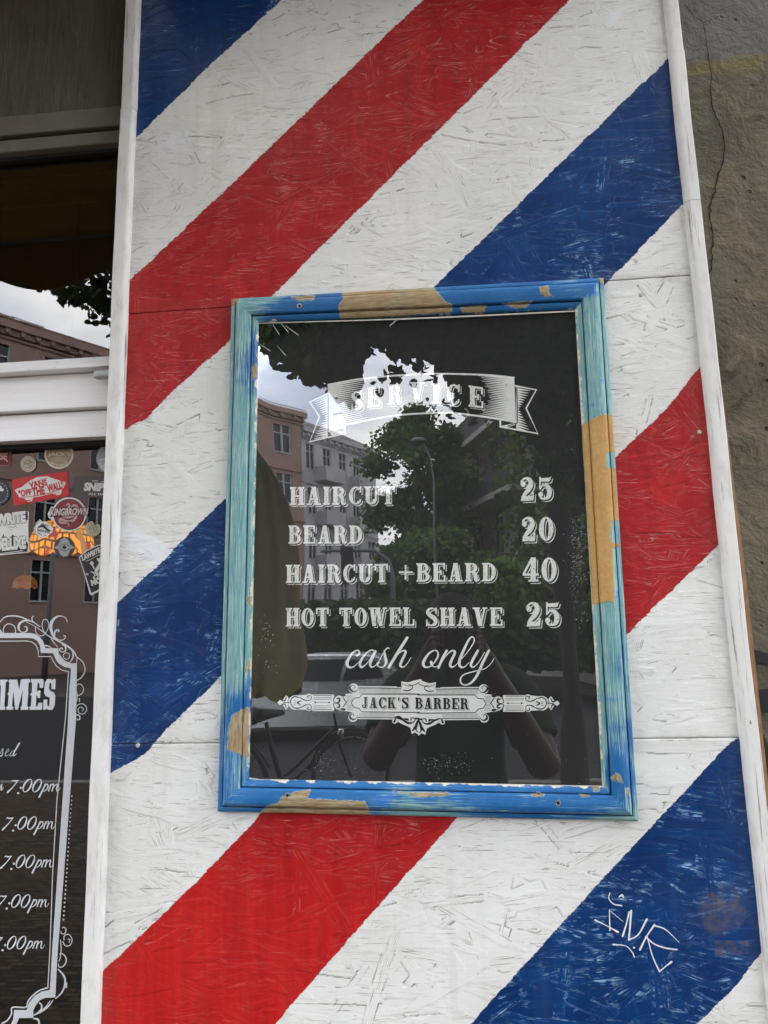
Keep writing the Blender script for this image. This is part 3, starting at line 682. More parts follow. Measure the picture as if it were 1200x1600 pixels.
# ------------------------------------------------------------------ printed price list under clear film, inside the frame
PY = -.0085
poster = empty('price_list', P(665, 860, PY), 'black price list poster with white western lettering behind clear film', 'poster')
def ink(name, c, wear, rough=.5):
    t = N(name); o = t.obj()
    a = t.noise(o, 1100, 2, .5); b_ = t.noise(o, 85, 4, .6); 
    col_ = t.mix(t.rng(t.noise(o, 30, 3), .3, .7), tuple(x*.93 for x in c), c)
    if wear:
        k = t.math('MULTIPLY', t.rng(t.noise(o, 620, 3, .6), .60, .63), t.rng(b_, .44, .56))
        col_ = t.mix(t.math('MULTIPLY', k, .95), col_, (.022, .022, .023))
    return t.fin(col_, rough, None, .3)
BLK = ink('black print', (.013, .013, .014), False); WHT = ink('white print', (.93, .94, .90), True); WH2 = ink('white solid print', (.92, .93, .89), False)
c = [P(*p, PY) for p in ((396, 497), (906, 474), (950, 1236), (380, 1226))]
b = MB(); b.prism(c, (0, .0015, 0)); b.build('sheet', BLK, poster)
def T(s, bl, br, h, hr=None, off=3.4):
    hr = hr or h
    f = Flat(PY); text(f, s, bl, br, h, hr, dx=off, dy=off); f.build('shadow_line', WHT, poster, .00012)
    f = Flat(PY)
    for k in (.28, .62): text(f, s, bl, br, h, hr, dx=off*k, dy=off*k)
    f.build('shadow_gap', BLK, poster, .00030)
    f = Flat(PY); text(f, s, bl, br, h, hr); f.build('lettering', WHT, poster, .00048)
T('HAIRCUT', (452.7, 789.5), (617.5, 788), 28.5, 28.5, 2.6)
T('BEARD', (450.5, 849.5), (567, 849.5), 28.5, 28.5, 2.6)
T('HAIRCUT', (446.5, 911), (606.5, 910), 28.5, 29, 2.7); T('+', (622, 909), (646, 909), 29, 29, 2.4); T('BEARD', (650.5, 909), (776, 908.5), 29, 29, 2.7)
T('HOT TOWEL', (446.5, 979), (648, 978), 29, 29, 2.7); T('SHAVE', (664.5, 978.5), (786, 978), 29, 29, 2.7)
T('25', (812, 783), (864, 780.5), 37, 36.5, 3.2); T('20', (814, 846), (866, 845), 38, 38, 3.2); T('40', (816, 909), (871, 909), 38, 38, 3.2); T('25', (821, 979), (876, 978), 38, 38, 3.2)
# banner -----------------------------------------------------------
for ch, bl, br, h in (('S', (548, 642), (567, 641), 30), ('E', (573.5, 637), (595, 635), 31.5), ('R', (606, 633), (629, 631.5), 32), ('V', (641, 630), (664, 630), 33), ('I', (674, 631), (690, 631.5), 32), ('C', (698, 632), (720, 634), 33), ('E', (732, 635), (756, 638.5), 33)):
    for (dx, dy, m, lf, nm_) in ((2.6, 2.8, WHT, .00012, 'shadow_line'), (1.0, 1.1, BLK, .00028, 'shadow_gap'), (1.8, 1.9, BLK, .00030, 'shadow_gap'), (0, 0, WHT, .00048, 'lettering')):
        f = Flat(PY); text(f, ch, bl, br, h, dx=dx, dy=dy)
        # lean the left letters forward and the right ones back along the arch
        f.build(nm_, m, poster, lf)
top = [(513, 601), (540, 596), (565, 592), (622, 586.5), (680, 584), (739, 585), (772, 586.8), (803, 590)]
bot = [(539, 664.5), (575, 656.5), (612, 650), (650, 646.5), (700, 645), (740, 649), (782, 655.5), (806, 660)]
f = Flat(PY)
f.stroke(top, 2.6); f.stroke(bot, 2.6)
f.poly([(790, 588.5), (803.5, 590), (806.3, 661), (792, 657.5)])
f.stroke([(513, 601), (513, 640), (513.5, 674)], 2.0)
def spikes(xa, ya0, ya1, xb, yb0, yb1, n, ex, wv, fl=1):
    """hatching: tapered lines from a solid edge (a) inwards (b)"""
    for i in range(n):
        t = (i+.5)/n; x, y = xa, ya0+(ya1-ya0)*t; k = ex(t)
        x2 = xa+(xb-xa)*k; y2 = y+(yb0+(yb1-yb0)*t-y)*k; h = abs(ya1-ya0)/n*.5
        f.poly([(x, y-h), (x2, y2-.25), (x2, y2+.25), (x, y+h)])
spikes(793, 589.5, 657, 748, 585.5, 650, 24, lambda t: .62+.38*abs(2*t-1)**1.5+.05*math.sin(t*97), 1)
f.poly([(513, 601), (521, 600), (540, 664), (540, 676), (514, 674)])
spikes(521, 600, 668, 578, 591, 656, 22, lambda t: .60+.38*abs(2*t-1)**1.5+.05*math.sin(t*97), 1)
f.poly([(780, 654.5), (783, 655.5), (783.5, 667.5), (780.5, 667)]); f.poly([(783, 665.5), (805, 661), (805, 664), (790, 668.5), (783, 667.5)])
# tails
f.stroke([(805, 603), (838, 609), (822, 638), (840.5, 677.5), (781, 666.5)], 2.7, smooth=False)
f.poly([(806.5, 604), (809, 604.5), (809, 671), (806.5, 670.5)])
spikes(808.5, 606, 671, 833, 609, 679, 17, lambda t: .12+.75*abs(2*t-1), 1)
f.stroke([(512, 615.5), (484, 628), (499, 651), (484, 690), (540, 677)], 2.7, smooth=False)
spikes(512, 618, 683, 487, 628, 688, 18, lambda t: .18+.72*abs(2*t-1), 1)
f.poly([(514, 674), (539.5, 664.5), (539.5, 677.5), (520, 682)])
f.build('banner', WH2, poster, .00020)
f = Flat(PY); f.stroke([(807.6, 606), (808.4, 640), (808.2, 661)], 1.5); f.stroke([(808, 661), (793, 666)], 1.2); f.poly([(785, 657.5), (798, 659.5), (785, 663)]); f.build('banner_shade', BLK, poster, .0004); f = Flat(PY)
f.stroke([(512.6, 616), (513.2, 672)], 1.2); f.poly([(522, 675), (537, 668.5), (537, 673)]); f.build('banner_shade', BLK, poster, .0004)
# 'cash only' ------------------------------------------------------
f = Flat(PY); z = lambda p: (530+p[0]/4.8, 985+p[1]/4.8)
def sw(pts, ws, n=8): f.stroke([z(p) for p in pts], [w_/4.8 for w_ in ws], n)
sw([(132, 190), (152, 172), (140, 149), (100, 170), (62, 232), (66, 270), (100, 276), (140, 245), (158, 225)], [14, 15, 8, 14, 22, 20, 9, 6, 5])
sw([(270, 158), (238, 148), (190, 185), (156, 245), (168, 276), (205, 250), (245, 198), (268, 160)], [10, 10, 14, 20, 16, 6, 6, 8])
sw([(272, 158), (250, 198), (232, 250), (242, 275), (268, 266), (298, 232)], [18, 22, 20, 12, 7, 5])
sw([(298, 232), (330, 172), (358, 134), (374, 134)], [5, 6, 9, 9]); sw([(338, 150), (345, 200), (352, 240), (330, 274), (298, 272), (284, 252), (300, 242)], [8, 20, 20, 10, 8, 14, 10])
sw([(372, 278), (440, 165), (510, 55)], [20, 22, 20]); sw([(392, 246), (430, 188), (478, 152), (498, 165), (472, 222), (458, 262), (480, 275), (510, 250), (537, 205)], [6, 7, 12, 18, 20, 20, 10, 6, 5])
sw([(720, 230), (740, 195), (738, 160), (712, 150), (668, 178), (632, 238), (640, 272), (680, 272), (722, 232)], [12, 14, 10, 8, 16, 22, 16, 8, 10])
sw([(690, 238), (694, 262), (722, 274), (755, 255)], [22, 12, 6, 5])
sw([(806, 152), (775, 210), (744, 280)], [18, 20, 18]); sw([(765, 245), (800, 192), (842, 154), (868, 165), (842, 225), (832, 262), (850, 275), (880, 255), (912, 215)], [6, 7, 12, 18, 20, 20, 10, 6, 5])
sw([(908, 225), (960, 165), (1010, 88), (1006, 52), (978, 62), (935, 145), (902, 228), (908, 270), (938, 274), (975, 240)], [5, 6, 9, 9, 14, 20, 22, 18, 9, 5])
sw([(1040, 152), (1005, 215), (988, 258), (1005, 276), (1045, 240), (1090, 165)], [18, 20, 18, 10, 6, 6])
sw([(1122, 152), (1080, 235), (1032, 340), (985, 396), (935, 408), (908, 380), (930, 335), (1010, 308), (1090, 288), (1138, 248), (1162, 208)], [18, 20, 20, 14, 9, 11, 9, 8, 6, 5, 4])
f.build('script_lettering', WH2, poster, .0002)
# ornamental name plate ---------------------------------------------
CX = 654.0
def z2(x, y): return (430+x/7.5, 1055+y/7.5)
A = Flat(PY); B = Flat(PY)
def both(fl, fn):
    fn(lambda p: z2(*p)); fn(lambda p: (2*CX-z2(*p)[0]-.0, z2(*p)[1]+1.2))
def wpoly(pts): both(A, lambda t: A.poly([t(p) for p in pts]))
def wst(pts, ws, fl=A, sm=True):
    both(fl, lambda t: fl.stroke([t(p) for p in pts], [x/7.5 for x in (ws if isinstance(ws, list) else [ws]*len(pts))], 6, smooth=sm))
def wdisc(x, y, r, fl=A): both(fl, lambda t: fl.disc(*t((x, y)), r/7.5, n=18))
# white ground
wpoly([(900, 215), (975, 145), (1685, 145), (1685, 505), (975, 505), (900, 440), (780, 430), (690, 385), (665, 330), (690, 250), (780, 205)])
wst([(975, 135), (1200, 135), (1420, 138)], 12, sm=False); wst([(975, 508), (1200, 510), (1380, 512)], 12, sm=False)
wpoly([(436, 225), (690, 225), (690, 420), (436, 420)]); wpoly([(300, 300), (440, 290), (440, 345), (300, 345)])
wdisc(918, 155, 58); wdisc(912, 492, 56); wdisc(236, 320, 86); wdisc(398, 262, 46); wdisc(394, 374, 46); wpoly([(250, 240), (400, 225), (440, 300), (440, 340), (400, 410), (250, 400)])
wpoly([(25, 322), (50, 292), (90, 290), (128, 236), (150, 255), (172, 320), (150, 375), (126, 404), (90, 350), (50, 348)])
wst([(1480, 78), (1560, 112), (1640, 98), (1700, 66)], [10, 60, 76, 40]); wpoly([(1400, 140), (1478, 140), (1478, 72), (1540, 112), (1640, 72), (1685, 60), (1685, 150), (1400, 150)])
wst([(1400, 540), (1440, 510), (1500, 545), (1580, 575), (1640, 590), (1685, 590)], [60, 70, 60, 70, 130, 150]); wpoly([(1560, 500), (1685, 500), (1685, 700), (1640, 670), (1600, 690), (1580, 600)])
A.build('name_plate', WH2, poster, .0002)
# black drawing on it
wst([(975, 152), (1200, 152), (1478, 156), (1490, 100), (1560, 128), (1640, 112), (1690, 82)], [10, 10, 8, 6, 8, 8, 8], B, False); wst([(975, 495), (1200, 496), (1400, 498)], 9, B, False)
wst([(1690, 222), (1020, 222), (985, 262), (925, 268), (890, 325), (925, 378), (980, 388), (1015, 430), (1690, 436)], 10, B, False)
for y in range(168, 218, 14):
    for x in range(990, 1480 if y < 200 else 1640, 14): both(B, lambda t: B.disc(*t((x, y)), .52, n=6))
for y in range(450, 490, 14):
    for x in range(990, 1400, 14): both(B, lambda t: B.disc(*t((x, y)), .52, n=6))
for y in range(240, 420, 14):
    for x in range(845, 905, 14):
        if abs(y-325) > (x-845)*.2: both(B, lambda t: B.disc(*t((x, y)), .5, n=6))
for y in (236, 262, 282, 352, 376, 400): wst([(450, y), (660, y)], 8 if y in (236, 400) else 5, B, False)
wst([(465, 320), (640, 320)], 5, B, False); wpoly_b = lambda pts: both(B, lambda t: B.poly([t(p) for p in pts]))
wpoly_b([(452, 318), (478, 306), (478, 332)]); wpoly_b([(650, 318), (626, 306), (626, 332)])
wst([(900, 205), (830, 212), (770, 218), (705, 250), (682, 300), (710, 325), (750, 310), (752, 275), (725, 272)], [8, 12, 16, 14, 10, 10, 20, 22, 16], B)
wst([(900, 440), (830, 428), (770, 425), (705, 395), (682, 345), (712, 328), (752, 345), (748, 375), (722, 372)], [8, 12, 16, 14, 10, 10, 20, 20, 14], B)
wst([(770, 230), (800, 225), (820, 235), (795, 243), (745, 230)], [10, 22, 14, 16, 6], B); wst([(770, 400), (800, 406), (822, 402), (795, 390), (745, 402)], [10, 22, 12, 14, 6], B)
wst([(795, 262), (835, 320), (798, 368)], 13, B, False)
wst([(972, 165), (935, 195), (895, 180), (872, 150), (890, 122), (920, 118), (938, 138), (920, 158)], [6, 10, 22, 24, 12, 8, 8, 6], B); wst([(968, 470), (950, 505), (915, 520), (880, 500), (880, 465), (912, 452), (920, 478)], [6, 8, 18, 26, 18, 8, 8], B)
wst([(275, 262), (230, 250), (190, 280), (184, 330), (210, 375), (260, 388), (300, 375)], [14, 14, 12, 11, 12, 16, 12], B); B_d = None
wst([(300, 300), (262, 322), (300, 348)], [10, 20, 10], B); wst([(285, 255), (330, 285), (385, 298), (425, 275), (415, 240), (380, 245), (390, 268)], [8, 14, 10, 9, 9, 12, 10], B)
wst([(300, 380), (340, 355), (390, 342), (424, 362), (414, 402), (380, 400), (385, 378)], [8, 14, 10, 9, 9, 12, 10], B)
for y in (300, 322, 344):
    for x in (222, 238): wdisc(x, y, 5, B)
wst([(78, 295), (110, 300), (132, 258)], [16, 16, 8], B); wst([(78, 345), (110, 338), (130, 385)], [16, 16, 8], B); wst([(95, 320), (160, 320)], [8, 12], B, False)
wst([(1500, 175), (1560, 180), (1605, 155), (1600, 120), (1560, 108)], [10, 14, 10, 8, 6], B)
wst([(1395, 545), (1420, 500), (1490, 520), (1560, 560), (1620, 550), (1640, 510), (1600, 500), (1590, 530)], [26, 12, 22, 26, 12, 10, 12, 14], B)
wst([(1640, 590), (1625, 630), (1600, 655)], [10, 26, 8], B); wst([(1680, 520), (1655, 580), (1650, 640), (1672, 668)], [16, 30, 16, 8], B); both(B, lambda t: B.poly([t(p) for p in ((1630, 498), (1690, 498), (1690, 512), (1650, 520))]))
text(B, "JACK'S BARBER", (565.5, 1106.3), (732.5, 1108.5), 17.2, 17.6)
B.build('plate_drawing', BLK, poster, .0005)
f = Flat(PY); text(f, "JACK'S BARBER", (565.5, 1106.3), (732.5, 1108.5), 17.2, 17.6, dx=1.6, dy=1.5); f.build('shadow_line', plain('grey print', (.25, .25, .24)), poster, .00036)
f = Flat(PY); text(f, "JACK'S BARBER", (565.5, 1106.3), (732.5, 1108.5), 17.2, 17.6, dx=.8, dy=.75); f.build('shadow_gap', WH2, poster, .00042)

# clear film over the print: slightly buckled, so what it mirrors bends ----
FILM = glass_mat('clear film', 2.2, dirt=.010)
nx, nz = 70, 100
c4 = [P(*p, GLASS) for p in ((396, 496), (907, 473), (951, 1237), (379, 1227))]
V = []; 
for j in range(nz+1):
    for i in range(nx+1):
        u, v = i/nx, j/nz; p = (c4[0].lerp(c4[1], u)).lerp(c4[3].lerp(c4[2], u), v)
        e = math.exp(-u*u/.006)                       # the film curls along the left edge
        hh = .00004*math.sin(u*9+2*math.sin(v*5))*math.sin(v*7+1)+.000012*math.sin(u*23+v*17)+.0004*e*(.6+.4*math.sin(v*6.5+.6))
        hh += .0003*math.exp(-((u-.86-.10*v)**2)/.004)*math.exp(-((v-.78)**2)/.02)
        V.append((p.x, p.y-hh, p.z))
Fc = [(j*(nx+1)+i, j*(nx+1)+i+1, (j+1)*(nx+1)+i+1, (j+1)*(nx+1)+i) for j in range(nz) for i in range(nx)]
me = bpy.data.meshes.new('clear_film'); me.from_pydata(V, [], Fc); me.update(); link('clear_film', me, FILM, poster, True)
# paper showing white along the rebate
f = Flat(-.0130); PE = plain('paper edge', (.62, .60, .55), .8); f.stroke([(404, 505), (650, 497.5), (899, 486)], [1.0, 2.2, 2.0], 12); f.build('paper_edge', PE, poster); f = Flat(-.0130); f.stroke([(390, 1216), (430, 1221), (520, 1225), (940, 1228)], [2.2, 2.4, 1.2, .8]); f.build('paper_edge', PE, poster); f = Flat(-.0130); f.stroke([(901, 490), (904, 560), (909, 640)], [1.6, 1.5, .8])
f.build('paper_edge', plain('paper edge', (.62, .60, .55), .8), poster)
# specks and scratches stuck under the film
f = Flat(GLASS); g = random.Random(4)
def specks(cx, cy, rx, ry, n, s):
    for i in range(n):
        x, y = g.gauss(cx, rx), g.gauss(cy, ry); r_ = s*g.random()**2+.18; a = g.uniform(0, 3)
        f.poly([(x+r_*math.cos(a+k*PI/2)*g.uniform(.5, 1.3), y+r_*math.sin(a+k*PI/2)*g.uniform(.5, 1.3)) for k in range(4)])
specks(900, 850, 8, 22, 130, .65); specks(905, 900, 9, 25, 150, .6); specks(700, 1192, 22, 9, 170, .55); specks(415, 985, 6, 12, 70, .6); specks(500, 1195, 6, 16, 60, .7); specks(520, 1200, 30, 12, 60, .5); specks(910, 965, 6, 9, 40, .6); specks(870, 1200, 30, 20, 40, .35); specks(660, 800, 130, 200, 80, .4); specks(420, 1040, 6, 5, 20, .6)
for q in ([(425, 505), (436, 522)], [(438, 504), (450, 518)], [(445, 508), (466, 523)], [(622, 497), (616, 503), (609, 509)], [(405, 537), (422, 548)], [(433, 540), (446, 555)]): f.stroke(q, [.3]+[1.1]*(len(q)-1))
f.build('scuffs', plain('pale scuff', (.55, .55, .55), .7), poster, .0026)
# ------------------------------------------------------------------ shop building: lintel, recessed concrete wall, dark interior
building = empty('shop_building', (0, .1, 0), 'dark rendered shop front wall around the barber window', 'building')
def wall_mat():
    t = N('old stained render'); o = t.obj(); p = t.sep(o)
    a = t.noise(o, 5, 6, .6); b_ = t.noise(o, 19, 6, .65, .6); c_ = t.noise(o, 90, 4); v = t.vor(t.map(o, (1, 1, 1)), 34)
    c = t.mix(t.rng(a, .35, .65), (.112, .101, .073), (.175, .158, .117)); c = t.mix(t.rng(b_, .5, .68), c, (.22, .19, .13))
    c = t.mix(t.rng(t.noise(o, 11, 5, .6, .8), .60, .70), c, (.06, .054, .040)); c = t.mix(t.rng(b_, .30, .22), c, (.03, .026, .018))
    pit = t.math('MULTIPLY', t.rng(v, .16, .10), t.rng(t.noise(o, 8, 2), .5, .6)); c = t.mix(t.math('MULTIPLY', pit, .8), c, (.025, .022, .016))
    zb = P(1150, 90, .13).z; zc = P(1150, 108, .13).z
    zz = t.math('ADD', p[2], t.math('MULTIPLY', t.math('SUBTRACT', t.noise(o, 26, 4), .5), .05))
    yel = t.math('MULTIPLY', t.rng(zz, zc-.012, zc), t.rng(t.noise(o, 15, 4), .40, .48))
    c = t.mix(yel, c, (.20, .168, .085)); c = t.mix(t.rng(zz, zb-.004, zb+.004), c, t.mix(t.rng(a, .35, .65), (.15, .142, .128), (.19, .18, .168)))
    h = t.math('ADD', t.math('MULTIPLY', b_, 1.0), t.math('ADD', t.math('MULTIPLY', c_, .3), t.math('MULTIPLY', pit, -1)))
    return t.fin(c, .9, t.bump(h, 1, .008), .2)
WM = wall_mat(); yw = .13
def lintel_mat():
    t = N('brushed lintel paint'); o = t.obj(); a = t.noise(t.map(o, (70, 70, 9), (0, R(8), 0)), 1, 5, .7, .8); b_ = t.noise(o, 6, 4)
    c = t.mix(t.rng(t.math('ADD', t.math('MULTIPLY', a, .6), t.math('MULTIPLY', b_, .5)), .4, .7), (.11, .10, .085), (.185, .168, .14))
    return t.fin(c, .75, t.bump(a, 1, .006), .3)
xw0 = P(1040, 600, 0).x; 
# recessed wall on the right
n_ = 60; V = []; Fc = []; x0, x1, z0, z1 = XR-.06, 3.2, 0, 3.6
b = MB()
b.box((x0, yw, z0), (x1, yw+.3, z1)); b.build('rendered_wall', WM, building)
b = MB(); b.box((-4.2, .16, 3.4), (x1, .5, 6.4)); b.box((-4.2, .0, 3.16), (XLO-.004, .5, 3.4)); b.build('upper_wall', plain('dark upper render', (.16, .145, .12), .9, .2, 9, bump=.5, bd=.01), building)
zL0 = lz([(0, 187), (185, 172)], .04); b = MB(); b.box((-4.2, .04, zL0), (XLO+.02, .30, 3.16), bev=.004); b.build('lintel', lintel_mat(), building)
b = MB(); b.box((-4.2, .10, 0), (XLO+.02, .30, .42)); b.box((-4.2, .03, .42), (XLO+.02, .30, .46)); b.box((XLO-.0, .12, .46), (XLO+.1, .4, zL0)); b.build('window_sill_wall', plain('grey plinth render', (.2, .19, .17), .9, .2, 14, bump=.5), building)
f = Flat(yw-.002)
cr = [(1070, 8), (1084, 25), (1098, 35), (1103, 60), (1108, 90), (1112, 118), (1110, 145), (1113, 165), (1121, 185), (1129, 205), (1132, 230), (1131, 250), (1124, 270), (1117, 300), (1110, 318), (1109, 340), (1114, 365), (1112, 400), (1112, 418), (1107, 428), (1104, 440)]
g = random.Random(3); cr2 = []
for i in range(len(cr)-1):
    for j in range(4): t_ = j/4; cr2.append((cr[i][0]+(cr[i+1][0]-cr[i][0])*t_+g.gauss(0, .7), cr[i][1]+(cr[i+1][1]-cr[i][1])*t_))
f.stroke(cr2, [(.5 if i < 24 else 1.5)+g.random()*.9 for i in range(len(cr2))], 2); f.stroke([(1098, 35), (1108, 32), (1120, 27)], .5)
f.build('crack', plain('crack dark', (.012, .010, .008), .95), building)
f = Flat(yw-.002)
f.poly([(1150, 1010), (1176, 1014.5), (1215, 1025), (1215, 1044), (1178, 1033.5), (1150, 1028)]); f.poly([(1150, 1081), (1184, 1078), (1215, 1074), (1215, 1114), (1186, 1112), (1150, 1108)])
f.poly([(1176, 1138), (1194, 1148), (1202, 1172), (1204, 1235), (1180, 1235)]); f.build('graffiti_mark', plain('black spray paint', (.012, .012, .014), .5), building)

b = MB(); b.box((XLO, -.20, 2.86), (XR+.04, .3, 3.4)); b.build('added_overhang', plain('dark overhang board', (.08, .075, .07), .7), building)  # unseen overhang, added to shade the upper end of the panel
# interior ----------------------------------------------------------
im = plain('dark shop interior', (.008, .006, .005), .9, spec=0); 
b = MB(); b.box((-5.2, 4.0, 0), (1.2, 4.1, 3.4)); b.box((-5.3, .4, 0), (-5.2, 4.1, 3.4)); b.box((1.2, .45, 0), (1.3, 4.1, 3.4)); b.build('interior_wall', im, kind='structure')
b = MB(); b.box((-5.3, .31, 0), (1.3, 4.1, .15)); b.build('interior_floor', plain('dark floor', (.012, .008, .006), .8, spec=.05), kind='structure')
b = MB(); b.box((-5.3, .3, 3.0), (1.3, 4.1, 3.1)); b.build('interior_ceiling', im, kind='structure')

# ------------------------------------------------------------------ window
GY = .060
window = empty('shop_window', (-1.6, GY, .46), 'white framed shop window with white opening hours lettering and stickers on its lower pane', 'window')
def wood_white():
    t = N('white window paint'); o = t.obj(); a = t.noise(t.map(o, (9, 200, 200)), 1, 4); b_ = t.noise(o, 120, 3)
    c = t.mix(t.rng(a, .35, .65), (.86, .84, .835), (.90, .885, .88)); c = t.mix(t.math('MULTIPLY', t.rng(b_, .66, .72), t.rng(t.noise(o, 16, 2), .5, .62)), c, (.55, .48, .42))
    return t.fin(c, .45, t.bump(a, .35, .001), .4)
WW = wood_white(); X0 = -3.6; X1 = XLO+.012; DG = plain('black rubber gasket', (.012, .012, .012), .7)
def zz(l, y): return lz(l, y)
z_a = zz([(0, 557), (172, 551)], .012); z_b = zz([(0, 579.5), (172, 573.5)], .012); z_c = zz([(0, 582.5), (172, 576)], .020); z_d = zz([(0, 641), (170, 635.5)], .020); z_e = zz([(0, 644), (170, 637.5)], .024); z_f = zz([(0, 688.5), (168, 682.5)], .024)
for y_, z0_, z1_, tl_ in ((.012, z_b, z_a, .016), (.020, z_d, z_c, .014), (.024, z_f, z_e, .010)):      # rails, their faces given a backward tilt to catch more sky light
    b = MB(); b.prism([(X0, y_, z0_), (X0, y_, z0_+.003), (X0, y_+tl_, z1_-.002), (X0, y_+tl_+.004, z1_), (X0, .075, z1_), (X0, .075, z0_)], (X1-X0, 0, 0)); b.build('transom', WW, window)
b = MB(); b.box((X0, .045, z_f-.008), (X1-.001, .074, z_a-.004)); b.build('gasket', DG, window)
# head of the frame: two grey painted strips
GM = plain('grey frame paint', (.20, .185, .165), .5, .1, 40)
zh = [zz(l, .035) for l in ([(0, 190), (185, 174)], [(0, 213), (185, 200)], [(0, 218), (185, 204)], [(0, 236), (185, 224)])]
b = MB(); b.box((X0, .030, zh[1]), (X1, .10, zL0-.001), bev=.003); b.box((X0, .035, zh[3]), (X1, .10, zh[2]), bev=.003); b.build('head_frame', GM, window)
b = MB(); b.box((X0, .05, zh[3]-.006), (X1, .10, zL0-.01)); b.build('gasket', DG, window)
b = MB(); b.box((X0-.08, .02, .46), (X0, .10, zL0-.002), bev=.004); b.box((X1-.004, .05, .46), (X1+.05, .10, zL0-.002)); b.box((X0, .024, .46), (X1, .10, .54), bev=.004); b.build('side_frame', WW, window)
hz = P(160, 588, .020); hr = P(152, 588, .02).x; b = MB(); b.box((hr, .006, hz.z-.0065), (X1+.01, .021, hz.z+.0065), bev=.003); b.build('hinge', plain('grey zinc hinge', (.30, .31, .31), .4, .1, 60, .6), window, smooth=40)
PANE = glass_mat('window glass', 2.2, (.75, .75, .75))
tt = N('clear glass body'); tt.t.nodes.remove(tt.b); _tr = tt.n('BsdfTransparent'); _tr.inputs[0].default_value = (.97, .98, .97, 1); tt.t.links.new(_tr.outputs[0], tt.out.inputs[0])
for nm_, za_, zb2 in (('upper_pane', z_a-.005, zh[3]+.005), ('lower_pane', .50, z_f+.005)):
    b = MB(); b.box((X0, GY, za_), (X1+.02, GY+.004, zb2)); o = b.build(nm_, [tt.m, PANE], window)
    for p_ in o.data.polygons: p_.material_index = 1 if p_.normal.y < -.9 else 0
# ------------------------------------------------------------------ opening hours lettering (film stuck on the glass)
VIN = plain('white window film', (.66, .69, .72), .4, .04, 60); DY = GY-.0008
f = Flat(DY); z5 = lambda p: (p[0]/8, 950+p[1]/8); z6 = lambda p: (p[0]/8, 1050+p[1]/8); z7 = lambda p: (p[0]/9.23, 1480+p[1]/9.23)
def k(zf, pts, ws, n=7, sm=True, s=8.0): f.stroke([zf(p) for p in pts], [x/s for x in (ws if isinstance(ws, list) else [ws]*len(pts))], n, smooth=sm)
# heavy outer line and fine inner line
f.poly([z5(p) for p in ((-300, 315), (380, 312), (440, 325), (500, 365), (540, 420), (562, 500), (728, 504), (735, 565), (765, 625), (815, 670), (890, 692), (962, 690), (950, 1400))] + [z7(p) for p in ((838, 0), (822, 240), (798, 725), (650, 730), (570, 765), (515, 840), (480, 910), (480, 1020), (275, 1022), (235, 1120), (150, 1130), (190, 1040), (205, 905), (385, 905), (420, 800), (500, 700), (600, 640), (720, 615), (742, 200), (755, 0))] +
       [z6(p) for p in ((848, 640), (868, 200), (885, 0))] + [z5(p) for p in ((888, 755), (800, 735), (730, 690), (690, 630), (665, 565), (510, 562), (500, 470), (470, 415), (420, 382), (370, 375), (-300, 376))])
k(z5, [(-300, 418), (330, 412), (400, 425), (450, 465), (478, 530), (478, 608), (640, 606), (665, 665), (705, 725), (770, 775), (858, 795), (852, 880)], 11, sm=False)
f.stroke([z6((856, 0)), z6((820, 560)), (89.0, 1250), (82, 1370), z7((722, 0)), z7((690, 580))], 1.45, smooth=False)
k(z7, [(690, 582), (560, 630), (460, 710), (400, 790), (370, 868), (180, 868), (165, 960), (110, 1050), (30, 1100)], 20, 5, True, 9.23)
# scrolls
k(z5, [(0, 175), (60, 115), (150, 98), (250, 110), (350, 150), (430, 185), (500, 235)], [10, 13, 17, 17, 14, 12, 10]); k(z5, [(-40, 230), (10, 300), (30, 320)], [30, 26, 10])
k(z5, [(45, 315), (42, 260), (75, 210), (120, 198), (175, 225), (195, 275), (190, 315)], 11)
k(z5, [(300, 235), (330, 235), (338, 275), (310, 300), (265, 300), (232, 255), (245, 195), (300, 160), (370, 160), (440, 190)], [8, 14, 20, 12, 10, 26, 28, 22, 14, 10]); k(z5, [(425, 100), (402, 115), (405, 160), (440, 190)], [8, 12, 12, 8])
k(z5, [(330, 175), (430, 225), (520, 285), (600, 345), (700, 400), (800, 450), (880, 505), (930, 560), (960, 610), (1030, 670), (1062, 750), (1050, 820), (1005, 880)], [7, 8, 10, 12, 14, 20, 24, 20, 12, 12, 13, 13, 10])
k(z5, [(445, 240), (445, 295), (490, 345), (550, 335), (595, 270), (608, 200), (585, 148), (545, 148), (525, 210), (540, 280), (565, 320)], 9); k(z5, [(640, 385), (680, 440), (725, 490)], [12, 9, 7])
k(z5, [(840, 170), (815, 120), (755, 100), (700, 115), (650, 170), (635, 240), (650, 310), (690, 375), (750, 402), (800, 390), (818, 355), (798, 345)], [12, 10, 14, 24, 36, 38, 32, 24, 12, 10, 12, 14]); k(z5, [(680, 340), (690, 290), (720, 272), (738, 285), (722, 300)], [16, 20, 16, 14, 10])
k(z5, [(775, 455), (815, 480), (820, 530), (785, 550), (750, 535), (748, 510), (778, 500), (780, 520)], [10, 18, 16, 12, 12, 14, 12, 8]); k(z5, [(905, 540), (915, 600), (895, 650), (860, 680), (800, 655), (745, 585)], [14, 18, 14, 8, 8, 7])
f.ring(*z5((830, 600)), 5.0, 1.1); k(z5, [(930, 545), (960, 620), (958, 688)], [10, 11, 9]); k(z5, [(565, 470), (600, 475), (650, 505)], [20, 16, 8])
k(z6, [(1055, 0), (1020, 65), (960, 108)], [10, 12, 10]); k(z6, [(955, 185), (970, 155), (1010, 155), (1042, 200), (1030, 260), (985, 290), (945, 292)], [8, 10, 10, 10, 10, 9, 7]); k(z6, [(950, 220), (965, 290), (958, 360), (938, 420)], [7, 10, 11, 8])
